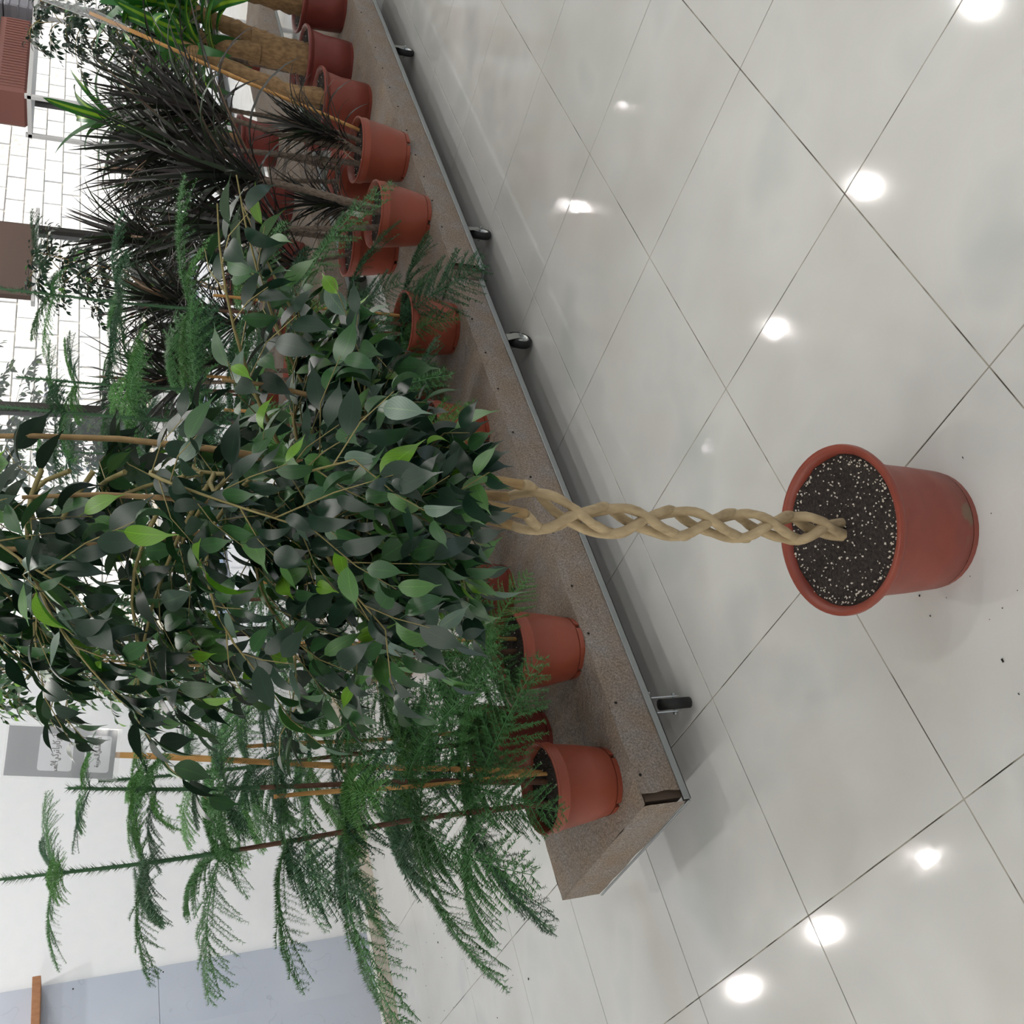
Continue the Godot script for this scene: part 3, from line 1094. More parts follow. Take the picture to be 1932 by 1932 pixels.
# stems: array of {at: Vector3, lean: Vector3 (per metre up), h: top, first: lowest whorl, gap, reach, brown}
func pine(t: Node3D, soil_y: float, stems: Array) -> void:
	if sprays.is_empty():
		make_sprays()
	for s in stems:
		var base := Vector3(s.at.x, soil_y, s.at.y)
		var h: float = s.h - soil_y
		var lean: Vector3 = s.lean
		var at := func(y: float) -> Vector3:
			return base + Vector3(lean.x * y, y, lean.z * y) + Vector3(0.006 * sin(y * 5.0), 0, 0.006 * cos(y * 4.0)) * minf(1.0, y * 3.0)
		var yb: float = minf(h, s.brown)
		var pts := []
		var rad := []
		for i in 9:
			pts.append(at.call(yb * i / 8.0))
			rad.append(lerpf(0.0085, 0.0058, i / 8.0))
		pts[0].y -= 0.02
		put(t, "stem", one_tube(pts, rad, 8), M.araucaria_bark)
		if h > yb:
			var g := Tri.new()
			pts = []
			rad = []
			for i in 9:
				pts.append(at.call(lerpf(yb - 0.01, h, i / 8.0)))
				rad.append(lerpf(0.0056, 0.0030, i / 8.0))
			tube(g, pts, rad, 6)
			var r := RandomNumberGenerator.new()
			r.seed = rng.randi()
			var n := int((h - yb) / 0.0009)
			for i in n:
				var y := lerpf(yb, h, float(i) / n)
				var p: Vector3 = at.call(y)
				var an := r.randf() * TAU
				var ra := Vector3(cos(an), 0, sin(an))
				var nl := r.randf_range(0.014, 0.020)
				var w := ra.cross(Vector3.UP) * 0.0019
				var a := g.vert(p + ra * 0.003 - w, ra)
				g.vert(p + ra * 0.003 + w, ra)
				g.vert(p + ra * nl + Vector3(0, nl * 0.55, 0), ra)
				g.tri(a, a + 1, a + 2)
			put(t, "green_stem", g.mesh(), M.green_stem)
		var y: float = s.first
		var az := rnd(0, TAU)
		var k := 0
		while y < h - 0.02:
			var rel := y / h
			var cnt := 5 if rng.randf() < 0.7 else 4
			if rel > 0.85:
				cnt = 4
			for i in cnt:
				var a := az + TAU * i / cnt + rnd(-0.25, 0.25)
				var L: float = s.reach * lerpf(1.0, 0.30, pow(rel, 2.2)) * rnd(0.82, 1.12)
				if rel < 0.2:
					L *= rnd(0.75, 1.0)
				var el: float = lerpf(-0.10, 0.42, rel) + rnd(-0.12, 0.10)
				branch(t, at.call(y + rnd(-0.008, 0.008)), a, el, L)
			az += 0.62
			y += s.gap * lerpf(1.0, 1.15, rel) * rnd(0.85, 1.15)
			k += 1

func branch(t: Node3D, p: Vector3, az: float, el: float, L: float, kind := -1, m := "") -> void:
	var b := Basis(Vector3.UP, az) * Basis(Vector3.BACK, el) * Basis(Vector3.RIGHT, rnd(-0.55, 0.55))
	b = b.scaled_local(Vector3.ONE * (L / 0.40))
	var v := kind if kind >= 0 else rng.randi() % sprays.size()
	var mk: String = m if m != "" else ["needle_a", "needle_a", "needle_b", "needle_b", "needle_c"][rng.randi() % 5]
	put(t, "branch", sprays[v], M[mk], Transform3D(b, p))

func stake(t: Node3D, a: Vector3, b: Vector3, r := 0.0055) -> void:
	var pts := []
	var rad := []
	for i in 13:
		var s := i / 12.0
		pts.append(a.lerp(b, s) + Vector3(0.002 * sin(s * 9.0), 0, 0.002 * cos(s * 7.0)))
		rad.append(r * (1.0 + (0.18 if i % 4 == 2 else 0.0)))
	put(t, "bamboo_stake", one_tube(pts, rad, 8), M.bamboo)

# ------------------------------------------------------------------ dracaena
func cane_mesh(pts: Array, r0: float, r1: float) -> ArrayMesh:
	# resampled, with ring scars
	var q := []
	var rad := []
	var n := 46
	for i in n + 1:
		var s := float(i) / n * (pts.size() - 1)
		var k := mini(int(s), pts.size() - 2)
		q.append((pts[k] as Vector3).lerp(pts[k + 1], s - k))
		rad.append(lerpf(r0, r1, float(i) / n) * (1.0 + 0.07 * (1 if i % 2 == 0 else -1) + rnd(-0.03, 0.03)))
	return one_tube(q, rad, 9)

func strap_head(t: Node3D, apex: Vector3, axis: Vector3, count: int, len: float, spread := 1.0, dead := 0.04) -> void:
	for i in count:
		var s := float(i) / count
		var el := lerpf(1.45, 0.55 - 0.75 * (spread - 0.6), pow(s, 0.9)) + rnd(-0.16, 0.16)
		var az := i * 2.39996 + rnd(-0.2, 0.2)
		var d := Vector3(cos(az) * cos(el), sin(el), sin(az) * cos(el))
		d = (d + axis * 0.35).normalized()
		var p := apex - axis * (0.15 * s) + Vector3(cos(az), 0, sin(az)) * 0.006
		var L := len * rnd(0.8, 1.12) * lerpf(0.75, 1.0, minf(1.0, s * 3.0))
		var roll := rng.randf()
		var m: Material = M.drac_a if roll < 0.5 else (M.drac_b if roll < 0.82 else M.drac_c)
		if rng.randf() < dead:
			m = M.drac_dead
		put(t, "leaf", strap_leaf(), m, Transform3D(basis_along(d, Vector3.UP, L / 0.46), p))

func dracaena(t: Node3D, soil_y: float, canes: Array) -> void:
	for c in canes:
		var a := Vector3(c.at.x, soil_y - 0.02, c.at.y)
		var top := Vector3(c.at.x + c.lean.x, c.h, c.at.y + c.lean.y)
		var mid := a.lerp(top, 0.5) + Vector3(rnd(-0.02, 0.02), 0, rnd(-0.02, 0.02))
		put(t, "cane", cane_mesh([a, mid, top], c.r, c.r * 0.72), M.bark_cane)
		strap_head(t, top, (top - mid).normalized(), c.n, c.len, c.get("spread", 1.0))

# ------------------------------------------------------------------ corn plant (thick bare trunk)
func trunk_mesh(pts: Array, rad: Array) -> ArrayMesh:
	var t := Tri.new()
	var q := []
	var rr := []
	var n := 22
	for i in n + 1:
		var s := float(i) / n * (pts.size() - 1)
		var k := mini(int(s), pts.size() - 2)
		q.append((pts[k] as Vector3).lerp(pts[k + 1], s - k))
		rr.append(lerpf(rad[k], rad[k + 1], s - k) * rnd(0.95, 1.06))
	tube(t, q, rr, 20)
	var ns := FastNoiseLite.new()
	ns.seed = rng.randi() % 999
	ns.frequency = 14.0
	for i in t.v.size():
		t.v[i] += t.n[i] * ns.get_noise_3dv(t.v[i]) * rad[0] * 0.16
	return t.mesh()

func corn_head(t: Node3D, apex: Vector3, count: int, len: float) -> void:
	for i in count:
		var s := float(i) / count
		var el := lerpf(1.35, 0.1, s) + rnd(-0.15, 0.15)
		var az := i * 2.39996
		var d := Vector3(cos(az) * cos(el), sin(el), sin(az) * cos(el))
		var L := len * rnd(0.8, 1.15)
		put(t, "leaf", corn_leaf(), M.corn_leaf if rng.randf() < 0.7 else M.corn_dark, Transform3D(basis_along(d, Vector3.UP, L / 0.46), apex - Vector3(0, 0.10 * s, 0)))

# ------------------------------------------------------------------ weeping fig
func crown_r(y: float) -> float:
	# half width of the crown at height y
	if y < 1.14:
		return lerpf(0.12, 0.24, clampf((y - 1.02) / 0.12, 0, 1))
	if y < 1.36:
		return lerpf(0.24, 0.37, (y - 1.14) / 0.22)
	if y < 1.55:
		return 0.37
	return lerpf(0.37, 0.20, clampf((y - 1.55) / 0.4, 0, 1))

func fig_tree(t: Node3D, soil_y: float, o: Dictionary) -> void:
	# braided trunk: four stems wound round one another, two each way
	var y0 := soil_y - 0.015
	var yt: float = o.trunk_top
	var axis := func(y: float) -> Vector3:
		var k := clampf((y - 0.80) / 0.4, 0.0, 1.0)
		return Vector3(0, y, 0) + (o.lean as Vector3) * (0.25 * clampf((y - y0) / (yt - y0), 0, 1) + 0.75 * k)
	var strands: int = o.get("strands", 4)
	for k in strands:
		var pts := []
		var rad := []
		var way := 1.0 if k % 2 == 0 else -1.0
		var ph := PI * (k / 2) + 0.4
		var n := 64
		for i in n + 1:
			var s := float(i) / n
			var y := lerpf(y0, yt, s)
			var an := ph + way * s * (yt - y0) * TAU / 0.27
			var rr := 0.0225 + way * 0.0035 * cos(2.0 * an)
			rr *= lerpf(0.55, 1.0, minf(1.0, s * 6.0))
			var fl := clampf((s - 0.88) / 0.12, 0, 1)
			pts.append(axis.call(y) + Vector3(cos(an), 0, sin(an)) * (rr + 0.02 * fl))
			rad.append((0.0090 + 0.0016 * sin(i * 1.7 + k) * (1.0 if i % 7 == 0 else 0.25)) * lerpf(1.08, 0.92, s))
		put(t, "trunk_stem", one_tube(pts, rad, 10), M.bark_ficus)
		# limb carrying on above the braid
		var end: Vector3 = pts[n]
		var ld := (pts[n] - axis.call(yt)) as Vector3
		ld.y = 0
		var lp := [end]
		var lr := [0.0088]
		for i in range(1, 9):
			var s := i / 8.0
			var y := lerpf(yt, o.top - 0.25 * (k % 3), s)
			lp.append(axis.call(y) + ld.normalized() * (0.03 + 0.12 * s) + Vector3(0.012 * sin(s * 7 + k), 0, 0.012 * cos(s * 6 + k)))
			lr.append(lerpf(0.0085, 0.0025, s))
		put(t, "limb", one_tube(lp, lr, 8), M.bark_limb)
	# branches, twigs and leaves
	var wood := Tri.new()
	var leaves := []
	# the crown's underside rises outwards, steeper on the side of the windows and of the aisle
	var under := func(p: Vector3) -> bool:
		var off: Vector3 = p - axis.call(p.y)
		var rr := off.x * 0.75 + off.z * 0.661
		var fr := maxf(0.0, off.z * 0.75 - off.x * 0.66)
		return p.y < 0.935 + (1.0 * rr if rr > 0.0 else -0.30 * rr) + 0.42 * fr + rnd(-0.02, 0.03)
	var nb: int = o.branches
	var extra: Array = o.get("extra", [])
	for i in nb + extra.size():
		var u := pow((mini(i, nb - 1) + rng.randf()) / nb, 1.45)
		var ys: float = lerpf(o.low, o.top, u)
		var az := i * 2.39996 + rnd(-0.3, 0.3)
		if i >= nb:
			ys = extra[i - nb][0]
			az = extra[i - nb][1]
		elif o.has("thin") and ys > 1.28:
			# the upper crown is open, more so on the side that grew towards the windows
			var toward := cos(az) * 0.75 + sin(az) * 0.661
			if rng.randf() < (o.thin + (0.30 if toward > 0.2 else 0.0)) or (toward > 0.1 and ys > 1.5):
				continue
		var R: float = crown_r(ys * o.get("squash", 1.0)) * rnd(0.62, 1.06) * o.get("wide", 1.0)
		var rise := rnd(0.06, 0.22)
		var drop := rnd(0.16, 0.34)
		if ys < o.low + 0.18:
			rise = rnd(0.02, 0.10)
			drop = rnd(0.04, 0.12)
		if i >= nb:
			R = extra[i - nb][2]
			rise = extra[i - nb][3]
			drop = extra[i - nb][4]
		var rd := Vector3(cos(az), 0, sin(az))
		var tang := Vector3(-sin(az), 0, cos(az))
		var bow := rnd(-0.12, 0.12)
		var path := []
		var rad := []
		for q in 8:
			var s := q / 7.0
			path.append(axis.call(ys) + rd * R * s + tang * bow * s * s + Vector3(0, rise * s * 1.5 - drop * s * s, 0))
			rad.append(lerpf(0.0040, 0.0011, s))
		if o.has("thin") and (under.call(path[7]) or under.call(path[4])):
			for q in range(1, 8):
				path[q] = path[q] + Vector3(0, 0.10 * q / 7.0, 0)
			if under.call(path[7]):
				continue
		tube(wood, path, rad, 5)
		var tw := int(o.twigs)
		for j in tw:
			var s := lerpf(0.18, 1.0, float(j) / (tw - 1))
			var k := mini(int(s * 7), 6)
			var p: Vector3 = (path[k] as Vector3).lerp(path[k + 1], s * 7 - k)
			var fd: Vector3 = (path[k + 1] - path[k]).normalized()
			var sd := 1.0 if j % 2 == 0 else -1.0
			var td := (fd * 0.7 + tang * sd * rnd(0.3, 0.9) + Vector3(0, rnd(-0.55, 0.35), 0)).normalized()
			var tl: float = rnd(0.09, 0.19) * o.get("leaf", 1.0)
			var e1: Vector3 = p + td * tl * 0.55
			var e2: Vector3 = e1 + (td + Vector3(0, -0.35, 0)).normalized() * tl * 0.45
			if o.has("thin") and under.call(e2):
				continue
			tube(wood, [p, e1, e2], [0.0013, 0.0010, 0.0006], 3)
			var nl := int(tl / 0.0195 / o.get("leaf", 1.0))
			for q in nl:
				var f := (q + 0.6) / nl
				var lp: Vector3 = p.lerp(e1, f / 0.55) if f < 0.55 else e1.lerp(e2, (f - 0.55) / 0.45)
				var lat := td.cross(Vector3.UP).normalized() * (1.0 if q % 2 == 0 else -1.0)
				var ldr := (td * rnd(0.3, 0.9) + lat * rnd(0.3, 1.0) + Vector3(0, rnd(-1.0, 0.15), 0)).normalized()
				var upv := (Vector3.UP + Vector3(rnd(-0.7, 0.7), 0, rnd(-0.7, 0.7)) + rd * 0.5).normalized()
				var sc: float = rnd(0.72, 1.18) * o.get("leaf", 1.0)
				if f > 0.85:
					sc *= 0.75
				if o.has("thin") and under.call(lp):
					continue
				leaves.append([Transform3D(basis_along(ldr, upv, sc), lp + ldr * 0.012 * sc), f, j])
	var wo := put(t, "twigs", wood.mesh(), M.bark_twig)
	wo.set_meta("kind", "stuff")
	# the nearest leaves are parts of their own, the rest is one part
	var org := t.position
	leaves.sort_custom(func(a, b): return (a[0].origin + org - EYE).length_squared() < (b[0].origin + org - EYE).length_squared())
	var single: int = o.get("single", 0)
	var mats := ["fig_dark", "fig_mid", "fig_light", "fig_dusty", "fig_young"]
	var pick := func(f: float) -> int:
		var w := rng.randf()
		if f > 0.82 and rng.randf() < o.get("young", 0.22):
			return 4
		return 0 if w < o.get("dark", 0.5) else (1 if w < 0.82 else (2 if w < 0.93 else 3))
	for i in mini(single, leaves.size()):
		put(t, "leaf", fig_leaf(), M[mats[pick.call(leaves[i][1])]], leaves[i][0])
	if leaves.size() > single:
		fig_leaf()
		var mm := MultiMesh.new()
		mm.transform_format = MultiMesh.TRANSFORM_3D
		mm.use_colors = true
		mm.mesh = fig_leaves[0]
		mm.instance_count = leaves.size() - single
		for i in range(single, leaves.size()):
			mm.set_instance_transform(i - single, leaves[i][0])
			var c: Color = M[mats[pick.call(leaves[i][1])]].albedo_color.srgb_to_linear()
			mm.set_instance_color(i - single, c)
		var mi := MultiMeshInstance3D.new()
		mi.multimesh = mm
		var lm := leaf_mat(Color(1, 1, 1), 0.35, 0.0)
		lm.backlight = Color(0.16, 0.26, 0.08)
		lm.albedo_texture = midrib()
		lm.vertex_color_use_as_albedo = true
		mi.material_override = lm
		mi.name = "leaf_mass"
		mi.set_meta("kind", "stuff")
		t.add_child(mi, true)

# ------------------------------------------------------------------ the plants
func build_pots_and_plants() -> void:
	# the fig in front
	var t := thing("weeping_fig", "potted weeping fig with a braided trunk standing alone on the tiles", "potted plant", Vector3(0.987, 0, -1.155))
	var ys := add_pot(t, 0.122, 0.168, 0.25, "lip", M.pot_main, 430)
	fig_tree(t, ys, {"trunk_top": 0.93, "lean": Vector3(0.065, 0, 0.05), "thin": 0.30, "low": 1.03, "top": 1.92, "branches": 76, "twigs": 9, "single": 300, "dark": 0.56, "leaf": 0.92,
		"extra": [[1.10, 0.72, 0.40, 0.26, 0.10], [1.20, 0.60, 0.42, 0.20, 0.10], [1.30, 0.95, 0.38, 0.16, 0.10], [1.42, 3.86, 0.34, 0.14, 0.10], [1.22, 3.70, 0.34, 0.14, 0.12]]})
	# thin pots with Norfolk pines on the near platform
	var L := Vector3(-0.75, 0, -0.661)    # towards the hall's left as the camera saw it
	pine_pot("Norfolk pine pot with two tall stems nearest the free corner of the platform", Vector2(1.030, -2.262), 0.092, 0.12, 0.205, M.pot_b, 1.9,
		[{"at": Vector2(0.02, -0.01), "lean": Vector3(0.075, 0, 0.05), "h": 1.62, "first": 0.24, "gap": 0.135, "reach": 0.40, "brown": 0.75},
		{"at": Vector2(-0.03, -0.03), "lean": Vector3(-0.01, 0, -0.02), "h": 1.75, "first": 0.22, "gap": 0.15, "reach": 0.47, "brown": 0.80}], true)
	pine_pot("Norfolk pine pot half hidden behind the corner pine pot", Vector2(1.33, -2.56), 0.092, 0.12, 0.205, M.pot_d, 0.6,
		[{"at": Vector2(0, 0), "lean": Vector3(0.01, 0, -0.02), "h": 1.55, "first": 0.12, "gap": 0.14, "reach": 0.42, "brown": 0.6}], true)
	pine_pot("second Norfolk pine pot from the free end of the platform, front row", Vector2(1.425, -2.205), 0.092, 0.12, 0.205, M.pot_b, 0.2,
		[{"at": Vector2(0, 0), "lean": Vector3(0.0, 0, -0.01), "h": 1.35, "first": 0.10, "gap": 0.13, "reach": 0.36, "brown": 0.6}], true)
	pine_pot("Norfolk pine pot in the back row straight behind the braided trunk", Vector2(1.85, -2.49), 0.092, 0.12, 0.205, M.pot_c, 1.0,
		[{"at": Vector2(0, 0), "lean": Vector3(0.0, 0, 0.0), "h": 1.85, "first": 0.06, "gap": 0.17, "reach": 0.42, "brown": 0.7}], true)
	pine_pot("Norfolk pine pot in the front row right behind the fig crown", Vector2(2.412, -2.30), 0.092, 0.12, 0.205, M.pot_a, 2.2,
		[{"at": Vector2(0, 0), "lean": Vector3(0.0, 0, 0.02), "h": 1.85, "first": 0.12, "gap": 0.17, "reach": 0.44, "brown": 0.7}], true)
	pine_pot("Norfolk pine pot pushed to the back edge behind the fig crown", Vector2(2.86, -2.55), 0.092, 0.12, 0.205, M.pot_c, 0.4,
		[{"at": Vector2(0, 0), "lean": Vector3(0.0, 0, 0.0), "h": 1.8, "first": 0.05, "gap": 0.17, "reach": 0.42, "brown": 0.7}], true)
	pine_pot("Norfolk pine pot at the joint of the two platforms, overflowing with low sprays", Vector2(2.945, -2.245), 0.100, 0.13, 0.205, M.pot_b, 1.4,
		[{"at": Vector2(0, 0), "lean": Vector3(0.01, 0, -0.01), "h": 1.9, "first": 0.04, "gap": 0.20, "reach": 0.50, "brown": 0.7},
		{"at": Vector2(-0.03, -0.02), "lean": Vector3(-0.03, 0, -0.03), "h": 0.62, "first": 0.03, "gap": 0.10, "reach": 0.26, "brown": 0.2}], true)
	# dracaenas
	drac_pot("tall dark dracaena in the orange pot beside the platform joint", Vector2(3.568, -2.168), 0.105, 0.138, 0.225, M.pot_b, 0.5,
		[{"at": Vector2(-0.02, 0.03), "lean": Vector2(0.10, 0.02), "h": 1.08, "r": 0.017, "n": 75, "len": 0.52},
		{"at": Vector2(0.03, -0.01), "lean": Vector2(0.08, -0.03), "h": 0.70, "r": 0.011, "n": 60, "len": 0.30},
		{"at": Vector2(-0.04, -0.03), "lean": Vector2(-0.05, -0.05), "h": 0.98, "r": 0.013, "n": 60, "len": 0.46}])
	drac_pot("dark dracaena in the back row pot beside the platform gap", Vector2(3.85, -2.52), 0.105, 0.138, 0.225, M.pot_a, 0.1,
		[{"at": Vector2(0.03, 0.02), "lean": Vector2(0.02, 0.0), "h": 1.05, "r": 0.015, "n": 70, "len": 0.50},
		{"at": Vector2(-0.04, 0), "lean": Vector2(-0.10, -0.05), "h": 0.82, "r": 0.010, "n": 55, "len": 0.42}])
	drac_pot("dark dracaena with a low green tuft leaning on a long bamboo stick", Vector2(4.04, -2.15), 0.108, 0.142, 0.225, M.pot_b, 1.1,
		[{"at": Vector2(0.04, 0.02), "lean": Vector2(0.06, 0.0), "h": 0.71, "r": 0.012, "n": 65, "len": 0.30, "spread": 0.8},
		{"at": Vector2(0.02, -0.01), "lean": Vector2(0.10, 0.02), "h": 1.16, "r": 0.014, "n": 75, "len": 0.52},
		{"at": Vector2(-0.05, 0.0), "lean": Vector2(0.10, 0.04), "h": 0.66, "r": 0.011, "n": 55, "len": 0.28},
		{"at": Vector2(-0.02, -0.05), "lean": Vector2(0.02, -0.05), "h": 1.25, "r": 0.013, "n": 70, "len": 0.50}])
	drac_pot("dark dracaena in the back row pot tucked between two orange pots", Vector2(4.305, -2.44), 0.105, 0.138, 0.225, M.pot_a, 0.7,
		[{"at": Vector2(0.03, 0.02), "lean": Vector2(0.02, 0.0), "h": 1.10, "r": 0.014, "n": 75, "len": 0.52},
		{"at": Vector2(-0.04, 0), "lean": Vector2(-0.06, -0.05), "h": 1.22, "r": 0.012, "n": 60, "len": 0.48}])

	corn_pot("thick trunked corn plant with a knobbly root and a black waxed cut top", Vector2(4.81, -2.335), 0.125, 0.168, 0.25, M.pot_c, [
		{"pts": [Vector3(0.02, 0.20, 0.01), Vector3(0.03, 0.36, 0.0), Vector3(0.12, 0.62, 0.02), Vector3(0.24, 0.93, 0.05)], "rad": [0.055, 0.043, 0.038, 0.036], "cut": true, "heads": [[Vector3(0.22, 0.82, 0.06), 16, 0.42]]},
		{"pts": [Vector3(-0.05, 0.20, 0.05), Vector3(-0.03, 0.33, 0.04), Vector3(0.0, 0.40, 0.02)], "rad": [0.035, 0.030, 0.022], "cut": false, "heads": []}])
	corn_pot("thick trunked corn plant whose trunk forks low above a wide lipped pot", Vector2(5.34, -2.37), 0.128, 0.172, 0.25, M.pot_d, [
		{"pts": [Vector3(0.0, 0.20, 0.0), Vector3(0.01, 0.36, 0.0), Vector3(0.03, 0.52, 0.0)], "rad": [0.085, 0.080, 0.088], "cut": false, "heads": []},
		{"pts": [Vector3(0.06, 0.48, 0.02), Vector3(0.12, 0.62, 0.04), Vector3(0.20, 0.88, 0.06)], "rad": [0.055, 0.042, 0.036], "cut": true, "heads": [[Vector3(0.19, 0.80, 0.06), 24, 0.50], [Vector3(0.20, 0.98, 0.06), 18, 0.48]]},
		{"pts": [Vector3(-0.03, 0.48, 0.0), Vector3(-0.04, 0.64, 0.0), Vector3(-0.03, 0.84, 0.02)], "rad": [0.055, 0.040, 0.034], "cut": true, "heads": [[Vector3(-0.03, 0.78, 0.02), 20, 0.46]]}])
	corn_pot("thick single trunk corn plant in the lipped pot past the forked one", Vector2(5.72, -2.22), 0.128, 0.172, 0.25, M.pot_d, [
		{"pts": [Vector3(0.0, 0.20, 0.0), Vector3(0.02, 0.5, 0.0), Vector3(0.05, 0.95, 0.02)], "rad": [0.085, 0.075, 0.060], "cut": true, "heads": [[Vector3(0.05, 0.86, 0.02), 22, 0.5], [Vector3(0.08, 1.0, 0.0), 18, 0.46]]}])
	# back row of the second platform
	drac_pot("dracaena in the dark lipped pot behind the knobbly trunk", Vector2(5.02, -2.56), 0.108, 0.142, 0.225, M.pot_d, 0.3,
		[{"at": Vector2(0.0, 0.0), "lean": Vector2(0.02, 0.0), "h": 1.2, "r": 0.014, "n": 75, "len": 0.55}])
	drac_pot("dracaena in the dark pot behind the forked trunk", Vector2(5.62, -2.58), 0.108, 0.142, 0.225, M.pot_d, 0.3,
		[{"at": Vector2(0.0, 0.0), "lean": Vector2(0.02, 0.0), "h": 1.1, "r": 0.014, "n": 60, "len": 0.5}])
	# second row platforms
	drac_pot("dracaena on the second row platform at its near end", Vector2(4.35, -3.72), 0.125, 0.165, 0.24, M.pot_a, 0.3,
		[{"at": Vector2(0.02, 0.0), "lean": Vector2(0.02, 0.0), "h": 0.98, "r": 0.014, "n": 80, "len": 0.58},
		{"at": Vector2(-0.05, 0.0), "lean": Vector2(-0.10, 0.0), "h": 1.18, "r": 0.013, "n": 70, "len": 0.55}])
	drac_pot("dracaena with three stems on the second row platform, next along", Vector2(4.92, -3.78), 0.125, 0.165, 0.24, M.pot_c, 0.9,
		[{"at": Vector2(0.02, 0.0), "lean": Vector2(0.06, 0.0), "h": 1.10, "r": 0.014, "n": 80, "len": 0.58},
		{"at": Vector2(-0.05, 0.03), "lean": Vector2(-0.10, 0.0), "h": 0.86, "r": 0.013, "n": 70, "len": 0.55}])
	drac_pot("tall dracaena on the second row platform behind the low green tuft", Vector2(5.50, -3.76), 0.125, 0.165, 0.24, M.pot_d, 0.9,
		[{"at": Vector2(0.02, 0.0), "lean": Vector2(0.06, 0.0), "h": 1.25, "r": 0.014, "n": 80, "len": 0.58},
		{"at": Vector2(-0.05, 0.03), "lean": Vector2(-0.06, 0.05), "h": 1.0, "r": 0.013, "n": 70, "len": 0.55}])
	drac_pot("dracaena at the far end of the second row platform", Vector2(6.15, -3.74), 0.125, 0.165, 0.24, M.pot_d, 0.9,
		[{"at": Vector2(0.02, 0.0), "lean": Vector2(0.06, 0.0), "h": 1.15, "r": 0.014, "n": 70, "len": 0.55}])
	corn_pot("bushy green corn plant in the big pot on the pale boards", Vector2(7.0, -3.80), 0.15, 0.20, 0.28, M.pot_d, [
		{"pts": [Vector3(0.0, 0.22, 0.0), Vector3(0.0, 0.5, 0.0), Vector3(0.03, 0.8, 0.0)], "rad": [0.05, 0.045, 0.04], "cut": true, "heads": [[Vector3(0.03, 0.75, 0.0), 26, 0.55], [Vector3(0.03, 1.1, 0.0), 22, 0.5]]}])
	# a long bamboo stick standing in the pot with the low green tuft
	var st := thing("bamboo_stick", "long bamboo stick leaning out of the dracaena pot with plastic wrapped top", "stick", Vector3(4.04, TOP, -2.15))
	stake(st, Vector3(0.09, 0.17, 0.04), Vector3(0.62, 1.30, 0.10), 0.0075)
	put(st, "plastic_wrap", one_tube([Vector3(0.55, 1.14, 0.094), Vector3(0.62, 1.29, 0.10), Vector3(0.72, 1.52, 0.11), Vector3(0.80, 1.68, 0.12)], [0.012, 0.022, 0.030, 0.034], 12), M.sleeve)
	plant_sign()

func corn_pot(label: String, at: Vector2, rb: float, rt: float, h: float, m: Material, trunks: Array) -> Node3D:
	var t := thing("corn_plant", label, "potted plant", Vector3(at.x, TOP, at.y), 0.0, "thick trunked corn plants")
	add_pot(t, rb, rt, h, "lip", m, 40)
	for k in trunks:
		put(t, "trunk", trunk_mesh(k.pts, k.rad), M.bark_trunk)
		if k.cut:
			var n: int = k.pts.size()
			var d: Vector3 = (k.pts[n - 1] - k.pts[n - 2]).normalized()
			var e: Vector3 = k.pts[n - 1]
			put(t, "wax_cap", one_tube([e - d * 0.012, e + d * 0.006, e + d * 0.010], [k.rad[n - 1] * 1.06, k.rad[n - 1] * 1.04, k.rad[n - 1] * 0.8], 18), M.wax)
		for hd in k.heads:
			var top: Vector3 = hd[0]
			var foot: Vector3 = k.pts[k.pts.size() - 1] + Vector3(0.02, -0.08, 0.0)
			put(t, "shoot", one_tube([foot, foot.lerp(top, 0.6) + Vector3(0.02, 0, 0.02), top], [0.014, 0.013, 0.010], 8), M.bark_trunk)
			corn_head(t, top, hd[1], hd[2])
	return t

# ------------------------------------------------------------------ the price sign on its stick
var ink_img: Image
func ink(pts: Array, o: Vector2, sc: float, w: float) -> void:
	# points in (leftward, upward) units from the pen position
	for i in pts.size() - 1:
		var a := o + Vector2(-pts[i].x, -pts[i].y * 1.7) * sc
		var b := o + Vector2(-pts[i + 1].x, -pts[i + 1].y * 1.7) * sc
		var n := int(a.distance_to(b)) + 1
		for k in n + 1:
			var c := a.lerp(b, float(k) / n)
			var r := int(ceil(w))
			for dy in range(-r, r + 1):
				for dx in range(-r, r + 1):
					if dx * dx + dy * dy <= w * w:
						var x := int(c.x) + dx
						var y := int(c.y) + dy
						if x >= 0 and y >= 0 and x < ink_img.get_width() and y < ink_img.get_height():
							ink_img.set_pixel(x, y, Color(0.07, 0.07, 0.09))

func dot(p: Vector2, o: Vector2, sc: float, w: float) -> void:
	ink([p, p + Vector2(0.1, 0)], o, sc, w * 1.1)

